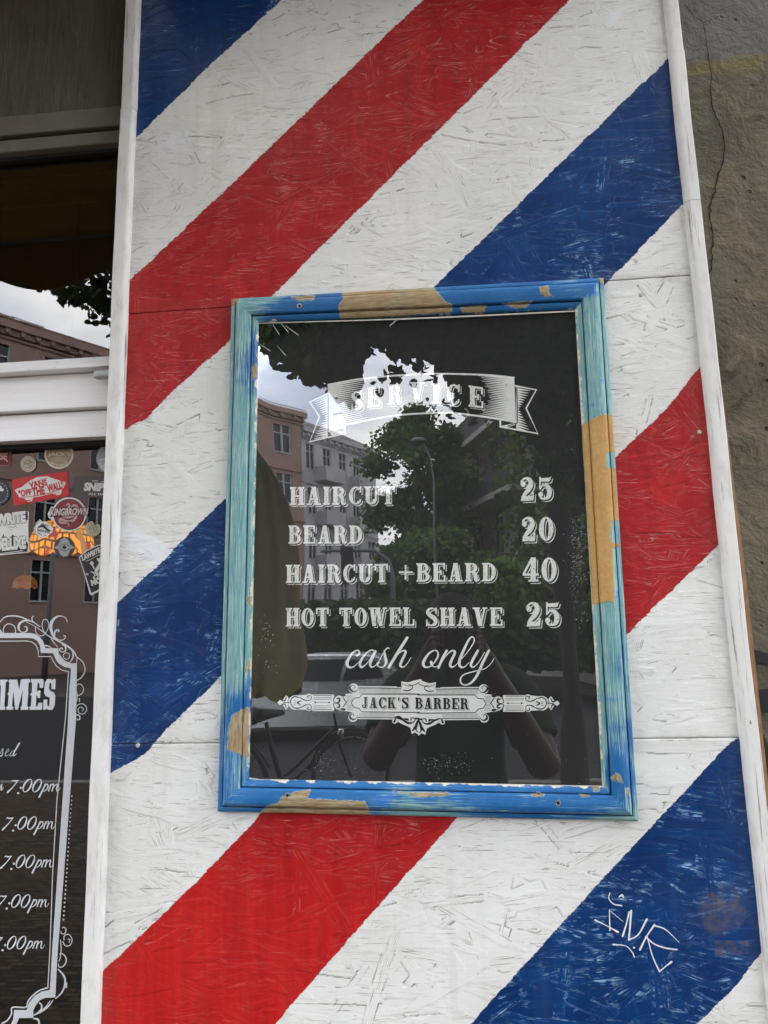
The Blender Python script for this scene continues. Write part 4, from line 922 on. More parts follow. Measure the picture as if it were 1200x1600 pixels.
k(z6, [(992, 330), (992, 372)], 12); k(z6, [(938, 460), (975, 410), (1030, 398), (1075, 430), (1080, 480), (1045, 522), (1000, 520), (975, 485), (985, 450), (1020, 440), (1042, 465), (1025, 490)], [8, 10, 10, 10, 10, 10, 10, 9, 9, 9, 9, 8]); k(z6, [(932, 560), (960, 535), (995, 550), (995, 590), (965, 598), (960, 580)], [14, 16, 14, 12, 10, 8])
for i in range(30):
    t_ = i/29; x = 112.2-13.0*t_; y = 1244-0+193*t_; s_ = .75+.4*t_; f.rect(x-s_, y-.85-.45*t_, x+s_, y+.85+.45*t_)
z4 = lambda p: (p[0]/4, 1200+p[1]/4)
k(z4, [(390, 1000), (400, 995), (412, 1010), (405, 1035), (385, 1035), (380, 1022)], [5, 6, 7, 7, 5, 5], s=4); k(z4, [(400, 1075), (402, 1050), (430, 1040), (450, 1070), (440, 1105), (410, 1112), (392, 1085)], 5.5, s=4); k(z4, [(422, 1070), (438, 1072), (430, 1092)], 4, s=4)
k(z4, [(378, 1075), (382, 1130), (375, 1190), (366, 1208)], [5, 6, 5, 4], s=4); k(z7, [(858, 98), (905, 98), (950, 150), (950, 220), (905, 280), (850, 285), (845, 240)], [10, 14, 18, 18, 14, 12, 10], s=9.23); k(z7, [(838, 318), (895, 375), (935, 450), (930, 560), (885, 660), (805, 738)], [16, 26, 26, 24, 20, 14], s=9.23); k(z7, [(958, 515), (955, 580)], [22, 22], s=9.23)
k(z7, [(765, 765), (690, 860), (590, 930), (490, 980)], [10, 20, 26, 16], s=9.23); k(z7, [(725, 770), (670, 850), (590, 925)], [8, 16, 12], s=9.23); k(z7, [(570, 800), (600, 840), (590, 900), (520, 960)], [16, 26, 22, 10], s=9.23); k(z7, [(490, 1030), (545, 1040), (565, 1090), (555, 1130)], [22, 28, 28, 26], s=9.23)
# heading, cut off by the picture edge: T I M E S
f.poly([z6(p) for p in ((-120, 90), (-25, 90), (-25, 160), (-55, 160), (-55, 470), (-110, 470), (-110, 160), (-140, 160), (-140, 90))])
f.poly([z6(p) for p in ((0, 95), (95, 95), (95, 110), (72, 130), (64, 260), (52, 430), (66, 432), (64, 472), (-12, 472), (-12, 430), (0, 430), (12, 170), (0, 165))])
f.poly([z6(p) for p in ((112, 95), (215, 95), (240, 225), (260, 100), (285, 88), (375, 88), (375, 130), (358, 132), (352, 240), (358, 270), (350, 300), (340, 430), (355, 432), (352, 472), (258, 472), (258, 430), (272, 430), (285, 215), (225, 470), (190, 470), (165, 225), (150, 430), (165, 432), (163, 472), (80, 472), (80, 430), (98, 430), (108, 300), (96, 275), (110, 245), (118, 130), (108, 128))])
f.poly([z6(p) for p in ((388, 88), (540, 88), (545, 110), (540, 198), (498, 200), (490, 140), (470, 132), (462, 245), (485, 230), (508, 232), (500, 325), (472, 325), (470, 300), (455, 292), (448, 430), (470, 425), (482, 385), (528, 385), (525, 455), (515, 472), (368, 472), (368, 432), (385, 430), (395, 300), (378, 285), (398, 250), (402, 132), (388, 128))])
f.poly([z6(p) for p in ((590, 88), (640, 88), (655, 105), (662, 88), (695, 88), (690, 215), (645, 215), (640, 140), (620, 132), (612, 200), (625, 235), (672, 255), (692, 295), (685, 420), (655, 472), (600, 472), (578, 455), (570, 472), (538, 472), (545, 345), (592, 345), (588, 400), (600, 430), (615, 425), (622, 320), (570, 300), (550, 260), (560, 130))])
# script hours
def hours(dx, dy, two=True, first=True):
    q = lambda p: (p[0]/9.23+dx, 1150+p[1]/9.23+dy)
    def w_(pts, ws): f.stroke([q(p) for p in pts], [x/9.23 for x in ws], 6)
    if first:
        w_([(165, 655), (180, 640), (215, 648), (262, 640)], [6, 12, 20, 12]); w_([(262, 640), (195, 725), (110, 812)], [10, 12, 24])
    else:
        w_([(180, 640), (262, 640)], [10, 12]); w_([(180, 640), (160, 700), (215, 695), (225, 750), (190, 800), (120, 800)], [10, 10, 12, 20, 18, 12])
    for cx in (395, 535):
        a = R(28); pts = []; ws = []
        for i in range(20):
            th = 2*PI*i/20; ex, ey = 46*math.cos(th), 100*math.sin(th); x = ex*math.cos(a)-ey*math.sin(a); y = ex*math.sin(a)+ey*math.cos(a)
            pts.append(q((cx+x, 715+y))); ws.append((10+14*abs(math.cos(th))**2)/9.23)
        f.stroke(pts, ws, 3, closed=True)
    f.disc(*q((300, 748)), 1.7); f.disc(*q((262, 824)), 1.7)
    w_([(655, 695), (615, 780), (565, 880)], [20, 20, 24]); w_([(625, 760), (660, 705), (690, 700), (688, 745), (650, 790), (615, 798)], [8, 14, 16, 18, 12, 8])
    w_([(735, 695), (700, 795)], [16, 18]); w_([(710, 765), (745, 705), (775, 700), (750, 795)], [6, 12, 18, 18]); w_([(760, 765), (800, 705), (828, 702), (815, 770), (825, 798), (850, 780), (870, 740)], [6, 12, 18, 18, 12, 7, 5])
hours(0, 0); hours(-8, 58.5); hours(-10.7, 118.5); hours(-17.9, 180.5); hours(-24.5, 245.5)
w5 = lambda p: (p[0]/9.23, 1150+p[1]/9.23)
f.stroke([w5(p) for p in ((0, 745), (25, 695), (15, 770), (30, 775), (48, 735))], [1, 2, 2, 1, .6], 6)
f.stroke([w5(p) for p in ((278, 105), (235, 180), (190, 265), (205, 285), (240, 250))], [2.6, 2.2, 1.5, 1.2, .7], 6); f.stroke([w5(p) for p in ((210, 205), (165, 230), (140, 280), (165, 285), (205, 240))], [.5, .7, .9, .7, .5], 6); f.stroke([w5(p) for p in ((80, 250), (125, 215), (120, 185), (90, 220), (75, 280), (100, 285), (130, 265))], [.5, .6, .5, .8, .9, .6, .4], 6); f.stroke([w5(p) for p in ((0, 260), (40, 180), (35, 250), (20, 290), (0, 285))], [.6, .8, 1.2, 1.6, 1.4], 6)
f.build('opening_hours_lettering', VIN, window)
# ------------------------------------------------------------------ stickers on the lower pane
SG = 'stickers stuck on the lower window pane'
def stk(name_c):
    return plain('sticker '+name_c[0], name_c[1], .45, .06, 80, spec=.35)
WHs = plain('sticker white', (.70, .70, .67), .45, .05, 80); BKs = plain('sticker black', (.02, .02, .022), .45, .1, 80); GRs = plain('sticker grey', (.33, .33, .33), .45, .08, 80); CRs = plain('sticker cream', (.62, .56, .44), .45, .06, 80)
class Stk:
    def __init__(s, label, mat, outline, lift=0):
        c = [P(*p, GY-.0008-lift) for p in outline]
        m = sum((Vector(q) for q in c), Vector())/len(c)
        s.lift = lift
        s.e = empty('sticker', m, label, 'sticker', SG)
        b = MB(); b.prism(c, (0, .0005, 0)); b.build('backing', mat, s.e)
    def lay(s, name, mat, fn, k=1):
        f = Flat(GY-.0008-s.lift); fn(f); f.build(name, mat, s.e, .00012*k); return s
def circ(x, y, r, n=40, ry=None, a0=0, a1=360): return [(x+r*math.cos(R(a0+(a1-a0)*i/n)), y+(ry or r)*math.sin(R(a0+(a1-a0)*i/n))) for i in range(n)]
# red wing-shaped skate sticker
s = Stk('bright red oblong sticker tilted up to the right with white wing shape', plain('sticker red', (.52, .018, .025), .4, .08, 60), [(18.5, 749), (105.5, 736), (108.5, 775), (21.5, 790.5)])
wing = [(23, 766), (26, 764), (34, 761), (45, 752), (58, 745.5), (74, 744.2), (84, 748), (97, 752), (102.5, 753.5), (102, 757), (97, 765), (95, 772), (89, 773.8), (84, 771), (80, 771), (62, 776), (52, 777), (50, 783), (43, 783.8), (38, 778.5), (30, 777.5), (28, 773)]
s.lay('wing', WHs, lambda f: f.poly(wing))
RDs = plain('sticker red ink', (.50, .018, .025), .45)
def fn(f):
    bfont(f, 'VANS', 46, 762, 75, 8.5, -9, -.1, .05); bfont(f, '"OFF', 29.5, 776, 50, 9, -9, 0, .05); bfont(f, 'THE', 51, 775, 71, 12.5, -9, 0, .06); bfont(f, 'WALL"', 75, 769, 101, 11, -14, 0, .06)
    f.stroke([(52, 754), (66, 749.5), (74, 747.2)], .9); f.stroke([(31, 777), (52, 775.2), (82, 769), (100, 758)], 1.0); f.stroke([(41, 782), (48, 781.5)], 1.3); f.stroke([(86, 771), (92, 769)], 1.3); bfont(f, 'R', 97.5, 766, 99.5, 2, 0, 0, .02)
s.lay('lettering', RDs, fn, 2)
# round tan groom cream sticker
s = Stk('large round tan and cream sticker with curved cream lettering, at the top of the pane', CRs, circ(92, 710, 22.6))
s.lay('field', plain('sticker tan', (.30, .215, .13), .45), lambda f: f.disc(92, 710, 19.6))
def fn(f):
    bfont(f, "JACK'S", 74.5, 712.5, 110.5, 5.6, 0, 0, .02); bfont(f, 'GROOMING CREAM', 0, 0, 0, 2.9, arc=(92, 710, 15.2, 205, 335), bold=.02); bfont(f, 'MATT CREAM', 0, 0, 0, 2.9, arc=(92, 710, 18.4, 140, 40), bold=.02)
    for i in range(5): f.stroke([(78+i*1, 716+i*1.5), (92, 714.5+i*1.6), (106-i*1, 716+i*1.5)], .45)
    f.stroke([(84, 702.5), (92, 700.5), (100, 702.5)], .5)
s.lay('lettering', CRs, fn, 2)
# small caps
def cap(x, y, r, label, ring, field, notch=None):
    o = circ(x, y, r, 40) if notch is None else circ(x, y, r, 34, None, notch+22, notch+338)+[(x+r*.55*math.cos(R(notch)), y+r*.55*math.sin(R(notch)))]
    s = Stk(label, CRs, o, .0016)
    def fn(f):
        for i in range(26):
            a = 2*PI*i/26
            if notch is None or abs((math.degrees(a)-notch+180) % 360-180) > 30: f.poly([(x+r*q*math.cos(a+d), y+r*q*math.sin(a+d)) for q, d in ((.93, -.05), (.93, .05), (.74, .05), (.74, -.05))])
        f.ring(x, y, r*.64, r*.05)
    s.lay('ring', ring, fn); s.lay('field', field, lambda f: f.disc(x, y, r*.55))
    def fn2(f):
        bfont(f, 'CUT', x-r*.42, y+r*.12, x+r*.42, r*.42, 18, 0, .02); f.stroke([(x-r*.4, y+r*.2), (x+r*.1, y+r*.42)], r*.1); f.stroke([(x-r*.25, y-r*.35), (x+r*.3, y-r*.28)], r*.08)
    s.lay('lettering', CRs, fn2, 2)
cap(44.2, 725, 12.2, 'small round cream and olive sticker with toothed edge above the red oblong sticker', plain('sticker olive', (.10, .095, .055)), plain('sticker olive field', (.20, .19, .11)))
cap(145, 826.5, 12.0, 'small torn round cream and gold sticker beside the orange lamp shade', plain('sticker gold', (.30, .23, .12)), plain('sticker gold field', (.28, .22, .12)), -62)
# grey round sticker cut by the trim
s = Stk('round pale grey sticker with white dotted edge half hidden by the white trim', plain('sticker pale grey', (.36, .37, .40)), circ(176, 716, 25.5, 44))
def fn(f):
    for i in range(36): a = 2*PI*i/36; f.disc(176+22.6*math.cos(a), 716+22.6*math.sin(a), 1.15, n=8)
    f.stroke([(157.5, 717), (158, 728), (163, 727), (166, 720), (162, 717), (157, 719)], 1.6); f.stroke([(167, 726), (170, 721)], 1.5); f.stroke([(158, 731.5), (170, 731)], .8)
s.lay('lettering', WHs, fn)
# dark grey oblong
s = Stk('dark grey oblong sticker with bold white slanted capitals beside the white trim', plain('sticker charcoal', (.085, .075, .07)), [(117, 744), (185, 742), (186, 776), (111, 778.5)])
def fn(f):
    bfont(f, 'SNIPES', 130.5, 766, 176, 11.5, 1.5, .12, .06); bfont(f, 'ALL DAY! ALL', 138, 773.2, 183, 3.3, 2, .25, .02); f.rect(144, 751, 153, 751.9); f.rect(158, 752, 170, 752.9)
s.lay('lettering', WHs, fn)
# red round snake sticker
o = circ(108, 803.5, 26.5, 40, None, 25, 157)+[(76, 809), (74.5, 803), (80, 791.5), (83, 792)]+circ(108, 803.5, 26.5, 24, None, 205, 325)+[(136.5, 797), (138, 801), (134, 811)]
s = Stk('round dark red sticker with white coiled snake and slanted white lettering', WHs, o, .0008)
s.lay('rim', BKs, lambda f: f.disc(108, 803.8, 24.4)); s.lay('field', plain('sticker wine red', (.235, .028, .04)), lambda f: f.disc(108, 803.8, 23.3), 2)
def fn(f):
    f.stroke([(103, 790), (107, 787), (108, 792), (100, 797), (97, 804), (103, 808), (113, 807), (120, 801), (121, 793), (116, 789.5), (111, 792)], [1, 2.6, 2.4, 2.8, 3.2, 3.4, 3.4, 3.4, 3.2, 3, 1.4]); f.stroke([(120, 804), (116, 812), (106, 815), (95, 811), (94, 816), (103, 817), (112, 815)], [3, 3.8, 4, 3.6, 3, 3, 1.2]); f.stroke([(106, 817), (108, 821), (103, 824)], [1.6, 1, .4])
s.lay('snake', plain('sticker snake pink', (.50, .36, .32)), fn, 3)
s.lay('lettering_edge', BKs, lambda f: [bfont(f, 'KINGBROWN', 78+a, 805.5+b_, 136.5+a, 10.5, -1.5, .2, .07) for a, b_ in ((-.6, .5), (.6, .5), (0, -.6), (.7, 1.1))], 4)
s.lay('lettering', plain('sticker rose white', (.66, .55, .50)), lambda f: bfont(f, 'KINGBROWN', 78, 805.5, 136.5, 10.5, -1.5, .2, .035), 5)
# white deluxe square
s = Stk('square black and white sticker with jagged hand lettering at the left picture edge', WHs, [(-14, 807), (43.5, 799), (45, 801), (44, 822), (45, 862), (42, 863.5), (-12, 869)])
def fn(f):
    f.poly([(-14, 807), (43.5, 799.8), (43.5, 812), (38, 815), (40, 806), (20, 804), (18, 809), (10, 805), (-14, 810)]); f.poly([(-12, 858), (28, 853), (35, 856), (42, 846), (44, 850), (43, 862), (-12, 867)])
    f.poly([(15.5, 841), (20, 835), (24, 840.5), (21.4, 840), (20.5, 856), (17.6, 856), (18.6, 840.5)]); f.stroke([(10, 845), (15, 842)], [.8, 1.6])
    f.stroke([(2, 842), (6, 835), (5, 839), (9, 838)], 1)
    for q in ([(14, 818), (17, 816), (20, 819)], [(12, 823), (20, 824), (24, 822)], [(15, 827), (21, 828)], [(26, 825), (24, 820)], [(31, 838), (36, 841), (39, 837)]): f.stroke(q, .5)
s.lay('ground', BKs, fn)
def fn(f): bfont(f, 'WRITE', -6, 820.5, 41, 15.5, -7, .05, .07); bfont(f, 'DELUXE', -7, 860, 41, 17, -5, .05, .07)
def fnb(f):
    for a, b_ in ((-.7, .3), (.7, .3), (0, -.7), (.3, .8)): bfont(f, 'WRITE', -6+a, 820.5+b_, 41+a, 15.5, -7, .05, .07); bfont(f, 'DELUXE', -7+a, 860+b_, 41+a, 17, -5, .05, .07)
s.lay('lettering_edge', BKs, fnb, 2); s.lay('lettering', WHs, fn, 3); s.lay('small_line', WHs, lambda f: f.stroke([(-8, 866), (36, 860.5)], 1.0), 4)
# moustache badge
mo = [(62, 811.5), (56, 817), (53, 825), (54, 833), (59, 839), (66, 840.8), (74, 838), (82, 831.5), (83, 826), (78, 819), (72, 815), (66, 815)]
s = Stk('torn round white sticker with black moustache overlapping the orange lamp shade', WHs, mo, .0008)
def fn(f):
    f.stroke([(59, 825.5), (62, 823), (67, 821.8), (71, 825), (76, 829), (79, 828.5)], [1, 3, 4.2, 3.8, 3, .8]); bfont(f, 'BARBER SHOP', 58, 829.5, 78, 3.6, 13, 0, .03); bfont(f, 'JACK', 64, 819, 77, 3, 22, 0, .03)
    f.stroke([(59, 832), (62, 834), (65, 836)], 1.2); f.stroke([(68, 836.8), (73, 835.8)], .8); f.stroke([(62, 813), (56, 819), (54.5, 826), (56, 834), (61, 838.5)], .8)
s.lay('moustache', BKs, fn)
# grey eye badge
s = Stk('round dark grey sticker with pale grey eye drawing in front of the orange lamp', plain('sticker dark grey', (.06, .06, .062)), circ(100.5, 855, 16.4), .0016)
s.lay('eye', plain('sticker silver', (.34, .345, .345)), lambda f: (f.poly([(85.5, 854), (91, 852), (95, 843), (101, 839.5), (107, 844), (110, 852), (116, 854), (116, 856.5), (110, 858), (106, 868), (99.5, 870.5), (94, 866), (91, 858), (85.5, 856.5)])))
s.lay('pupil', BKs, lambda f: (f.disc(100.5, 855, 2.9), f.stroke([(93, 855), (97, 850.8), (101, 850), (105, 851), (109, 855)], .7), f.stroke([(93, 856), (97, 860), (101, 860.5), (105, 859.6), (109, 856)], .7), f.ring(100.5, 855, 15.2, .35)), 2)
# plain round navy badge and maroon label at the picture edge
s = Stk('round navy sticker with white dashed ring at the left picture edge', plain('sticker navy', (.035, .037, .055)), circ(-4, 770, 19.5), .0008)
s.lay('ring', WHs, lambda f: ([f.poly([(-4+16.5*q*math.cos(2*PI*(i+d)/22), 770+16.5*q*math.sin(2*PI*(i+d)/22)) for q, d in ((1, 0), (1, .55), (.96, .55), (.96, 0))]) for i in range(22)], f.poly([(-8, 762), (2, 759), (3, 763), (6.5, 764), (4, 768), (0, 767), (-8, 770)])))
s = Stk('maroon oblong sticker with pale capitals at the left picture edge', plain('sticker maroon', (.17, .018, .025)), [(-34, 696), (19, 694.5), (17, 728.5), (-36, 730)])
s.lay('lettering', plain('sticker blush', (.56, .36, .32)), lambda f: (bfont(f, 'CHEESE', -30, 716, 11, 10, 3, .05, .04), f.stroke([(-20, 717), (5, 717.5), (11, 720.5)], 1), f.disc(11, 720.5, 1.4), f.stroke([(-30, 698), (17, 697.5), (15, 727), (-34, 728.5)], .6, smooth=False)))
# black shield with pin-up scene, half hidden by the trim
s = Stk('black shield sticker with white edge and curved white capitals running under the white trim', WHs, [(123, 870.5), (135, 860), (150, 852.5), (165, 849), (190, 849), (190, 905), (165, 918), (143, 930.5), (140, 928), (134, 905), (128, 885)], .0008)
s.lay('field', BKs, lambda f: f.poly([(124.5, 871), (136, 861), (150, 854), (165, 850.5), (189, 850.5), (189, 903), (162, 917), (143, 926.5), (140, 919), (135, 903), (129.5, 886)]))
def fn(f):
    bfont(f, 'LAWBITE DELUXE', 129, 876, 190, 7.2, -26, .2, .05); bfont(f, 'JUNKIES', 137.5, 899, 141, 3.5, -80, 0, .03); bfont(f, 'MOB', 143, 915, 166, 8, -17, .1, .06); bfont(f, 'OLD', 146, 905.5, 170, 5.5, -20, .1, .04)
    f.disc(143.5, 880, 2.9); f.stroke([(143.5, 882), (146, 886), (147, 889)], [1.6, 2.4, 1.4]); f.stroke([(152, 873), (156, 876), (160, 872), (166, 874)], [2, 6, 7, 6]); f.stroke([(157, 880), (154, 886), (150, 893), (153, 899)], [5, 5.5, 5, 2]); f.stroke([(163, 882), (159, 890), (155, 896)], [4, 5, 3]); f.stroke([(134, 877), (142, 874), (150, 869), (160, 866)], .7); f.stroke([(141, 893), (146, 895), (149, 900)], [1, 2, 1])
s.lay('drawing', WHs, fn, 2)
# ------------------------------------------------------------------ stained-glass lamps glowing inside the shop
def lamp_mat(k):
    t = N('stained glass lamp shade'); u = t.sep(t.uv()); 
    b_ = t.n('TexBrick'); t.set(b_.inputs['Vector'], t.comb(t.math('MULTIPLY', u[0], 30), t.math('MULTIPLY', u[1], 7), 0)); b_.inputs['Scale'].default_value = 1
    b_.inputs['Mortar Size'].default_value = .13; b_.inputs['Brick Width'].default_value = 1; b_.inputs['Row Height'].default_value = 1; b_.offset = .4
    b_.inputs['Color1'].default_value = (1, .38, .03, 1); b_.inputs['Color2'].default_value = (.95, .30, .02, 1); b_.inputs['Mortar'].default_value = (.015, .01, .005, 1)
    v = t.n('TexVoronoi'); t.set(v.inputs['Vector'], t.comb(t.math('MULTIPLY', u[0], 26), t.math('MULTIPLY', u[1], 6), 0)); v.inputs['Scale'].default_value = 1
    cr_ = t.n('ValToRGB'); cr_.color_ramp.interpolation = 'CONSTANT'; e = cr_.color_ramp.elements
    e[0].color = (.30, .02, .02, 1); e[1].position = .45; e[1].color = (.35, .17, .05, 1); e.new(.7).color = (1, .36, .03, 1)
    sp = t.n('SeparateColor'); t.t.links.new(v.outputs['Color'], sp.inputs[0]); t.t.links.new(sp.outputs[0], cr_.inputs[0])
    flo = t.math('MULTIPLY', t.rng(u[1], .50, .40), t.rng(t.noise(t.comb(t.math('MULTIPLY', u[0], 9), t.math('MULTIPLY', u[1], 2.4), 0), 1, 2), .52, .55))
    c = t.mix(flo, b_.outputs['Color'], cr_.outputs[0])
    t.set(t.b.inputs['Emission Color'], c); t.b.inputs['Emission Strength'].default_value = k
    return t.fin((.25, .10, .02), .4)
def lamp(cx, cy, rpx, y, k, label):
    ctr = P(cx, cy, y); r_ = (P(cx+rpx, cy, y)-ctr).x; e = empty('stained_glass_lamp', ctr, label, 'lamp', 'stained glass lamps inside the shop')
    nu, nv = 64, 14; V = []; uv = []
    for j in range(nv+1):
        t_ = j/nv; a = t_*PI/2
        for i in range(nu):
            th = 2*PI*i/nu; rr = r_*math.sin(.12+a*.92)**.9; zz_ = r_*(.95*math.cos(a)-.25)
            if j > nv-4: zz_ -= r_*.16*abs(math.sin(th*4))*(j-nv+4)/4
            V.append((ctr.x+rr*math.cos(th), ctr.y+rr*math.sin(th), ctr.z+zz_)); uv.append((i/nu, 1-t_))
    Fc = [(j*nu+i, j*nu+(i+1) % nu, (j+1)*nu+(i+1) % nu, (j+1)*nu+i) for j in range(nv) for i in range(nu)]
    me = bpy.data.meshes.new('lamp_shade'); me.from_pydata(V, [], Fc); l = me.uv_layers.new(name='UVMap')
    for p in me.polygons:
        for li, vi in zip(p.loop_indices, p.vertices):
            q = uv[vi]; l.data[li].uv = (q[0] if not (q[0] == 0 and p.vertices[0] % nu == nu-1) else 1, q[1])
    link('lamp_shade', me, lamp_mat(k), e, True)
    b = MB(); b.lathe([(.001, r_*.78), (r_*.13, r_*.76), (r_*.15, r_*.70), (.001, r_*.69)], ctr, 'Z', 16); b.tube([ctr+Vector((0, 0, r_*.78)), (ctr.x, ctr.y, 3.0)], .006, 6); b.build('hanging_rod', plain('dark brass', (.05, .035, .02), .4, metal=.7), e)
lamp(97, 846, 46, .75, .42, 'glowing orange stained glass lamp shade hanging behind the stickers'); lamp(39, 912, 17, 1.9, .09, 'dim smaller orange stained glass lamp deeper inside the shop')
# ------------------------------------------------------------------ the street in front of the shop (what the glass mirrors)
def pave_mat():
    t = N('pavement stones'); o = t.obj(); b_ = t.n('TexBrick'); t.set(b_.inputs['Vector'], o); b_.inputs['Scale'].default_value = 6
    b_.inputs['Color1'].default_value = (.10, .08, .06, 1); b_.inputs['Color2'].default_value = (.035, .03, .026, 1); b_.inputs['Mortar'].default_value = (.02, .018, .016, 1); b_.inputs['Mortar Size'].default_value = .03
    return t.fin(t.mix(t.rng(t.noise(o, 3, 5), .4, .7, 0, .6), b_.outputs['Color'], (.06, .045, .03)), .75, t.bump(b_.outputs['Fac'], -.4, .01), .05)
def sheet(name, pts, mat, kind='structure'):
    me = bpy.data.meshes.new(name); me.from_pydata(pts, [], [tuple(range(len(pts)))]); return tag(link(name, me, mat), kind=kind)
sheet('ground', [(-400, -400, -.14), (400, -400, -.14), (400, 100, -.14), (-400, 100, -.14)], plain('earth', (.05, .045, .04), .9, .2, 2))
b = MB(); b.box((-60, -7.2, -.2), (60, .45, 0)); b.build('pavement', pave_mat(), kind='structure')
b = MB(); b.box((-60, -7.36, -.2), (60, -7.202, .004), bev=.01); b.build('kerb', plain('granite kerb', (.14, .135, .13), .7, .15, 20), kind='structure')
sheet('road', [(-120, -22, -.125), (120, -22, -.125), (120, -7.36, -.125), (-120, -7.36, -.125)], plain('asphalt', (.038, .038, .04), .9, .2, 8, bump=.3, spec=.05))

BARK = None
def bark():
    t = N('tree bark'); o = t.obj(); a = t.noise(t.map(o, (14, 14, 2.2)), 1, 6, .65, .6)
    return t.fin(t.mix(t.rng(a, .35, .65), (.085, .072, .036), (.20, .17, .085)), .9, t.bump(a, .8, .03), .2)
BARK = bark()
def leaf_mat(name, a, b_, sc_=1.2):
    t = N(name); o = t.obj(); f_ = t.rng(t.math('ADD', t.math('MULTIPLY', t.noise(o, sc_, 3), .7), t.math('MULTIPLY', t.noise(o, 14, 2), .3)), .38, .62)
    t.b.inputs['Transmission Weight'].default_value = 0
    t.fin(t.mix(f_, a, b_), .6, None, .25)
    tl = t.n('BsdfTranslucent'); t.set(tl.inputs[0], t.mix(f_, tuple(x*1.2 for x in a), (b_[0]*1.3, b_[1]*1.4, b_[2]*.9)))
    ms = t.n('MixShader'); ms.inputs[0].default_value = .28; t.t.links.new(t.b.outputs[0], ms.inputs[1]); t.t.links.new(tl.outputs[0], ms.inputs[2]); t.t.links.new(ms.outputs[0], t.out.inputs[0])
    return t.m
def leaves(centers, size, name, mat, parent, seed, jag=False):
    """many small pointed leaf faces around the given points"""
    g = np.random.default_rng(seed); C_ = np.asarray(centers, float); n = len(C_)
    shp = np.array([(0, -1, 0), (.55, -.75, .04), (.85, -.15, .10), (.5, .55, .05), (0, 1.15, 0), (-.5, .55, .05), (-.85, -.15, .10), (-.55, -.75, .04)])*.5
    k = len(shp); s = size*g.uniform(.6, 1.25, n)
    q = g.normal(size=(n, 4)); q /= np.linalg.norm(q, axis=1)[:, None]; w_, x, y, z = q.T
    Rm = np.stack([np.stack([1-2*(y*y+z*z), 2*(x*y-z*w_), 2*(x*z+y*w_)], -1), np.stack([2*(x*y+z*w_), 1-2*(x*x+z*z), 2*(y*z-x*w_)], -1), np.stack([2*(x*z-y*w_), 2*(y*z+x*w_), 1-2*(x*x+y*y)], -1)], 1)
    V = np.einsum('nij,kj->nki', Rm, shp)*s[:, None, None]+C_[:, None]
    me = bpy.data.meshes.new(name); me.vertices.add(n*k); me.vertices.foreach_set('co', V.astype(np.float32).ravel())
    me.loops.add(n*k); me.loops.foreach_set('vertex_index', np.arange(n*k, dtype=np.int32)); me.polygons.add(n); me.polygons.foreach_set('loop_start', np.arange(0, n*k, k, dtype=np.int32)); me.update(calc_edges=True)
    return link(name, me, mat, parent)
LM1 = leaf_mat('lime tree leaves', (.022, .042, .012), (.055, .085, .022)); LM2 = leaf_mat('far tree leaves', (.03, .07, .018), (.12, .20, .05), .5); LM3 = leaf_mat('ivy leaves', (.035, .075, .018), (.14, .21, .045), .6)

# pavement tree whose crown hangs over the shop front ---------------
base = S(878, 950, 5.2); base.z = 0
lime = empty('street_tree', base, 'big dark street tree on the pavement with low hanging leafy branches over the shop front', 'tree')
b = MB(); rr = (S(898, 900, 5.2)-S(858, 900, 5.2)).x/2; p1 = base.copy()
b.tube([(base.x, base.y, -.05), (base.x, base.y, .3), (base.x, base.y, 1.2), (base.x+.03, base.y, 3), (base.x-.02, base.y-.05, 5), (base.x-.2, base.y-.2, 7.5), (base.x-.2, base.y-.4, 10)], [rr*1.5, rr*1.12, rr, rr*.97, rr*.8, rr*.5, rr*.15], 20)
g = random.Random(12)
for i in range(16):
    h0 = g.uniform(5.0, 7.5); a = 2*PI*i/16+g.uniform(-.2, .2); l = g.uniform(2.2, 4.4); st = Vector((p1.x-.05, p1.y-.1, h0)); d = Vector((math.cos(a), math.sin(a), g.uniform(.15, .5)))
    pts = [st, st+d*l*.35+Vector((0, 0, .15)), st+d*l*.7, st+d*l+Vector((0, 0, -.1))]
    if pts[-1].y > -.9: continue
    b.tube(pts, [.10, .07, .04, .012], 7)
b.build('trunk', plain('dark bark', (.045, .040, .032), .9, .25, 12, bump=.8, bd=.02), lime, True)
gr = np.random.default_rng(5); C_ = []
LOW = [(-300, 380), (-60, 395), (20, 412), (45, 428), (80, 452), (110, 462), (150, 470), (172, 485), (186, 470), (215, 440), (300, 420), (380, 470), (407, 528), (430, 552), (452, 575), (490, 596), (520, 612), (548, 628), (560, 618), (566, 560), (590, 540), (600, 545), (625, 556), (660, 562), (690, 575), (705, 605), (715, 625), (745, 640), (775, 652), (800, 655), (830, 690), (850, 760), (900, 800), (1000, 690), (1200, 560), (1500, 500)]
lx_, ly_ = np.array(LOW, float).T
while len(C_) < 62000:
    px = gr.uniform(30, 1500, 4000); t_ = gr.random(4000)
    lo = np.interp(px, lx_, ly_)+gr.normal(0, 5, 4000); py = lo-(t_**1.35)*1500
    for a, c_ in zip(px, py):
        if c_ > -1100: C_.append((a, c_))
pts = []
for a, c_ in C_[:62000]:
    Y = gr.uniform(1.6, 6.6) if c_ < 330 else gr.uniform(3.2, 5.4)
    p = S(a, c_, Y)
    if p.z < 9.5: pts.append(p)
for (cx, cy, n_, s_) in ((605, 582, 7, 9), (628, 585, 7, 9), (596, 600, 4, 5), (655, 570, 9, 9), (690, 588, 8, 8), (718, 628, 14, 11), (700, 640, 7, 8), (735, 655, 8, 7), (150, 478, 30, 14), (170, 472, 22, 10)):
    for i in range(n_): pts.append(S(gr.normal(cx, s_), gr.normal(cy, s_*.9), gr.uniform(3.9, 4.6)))
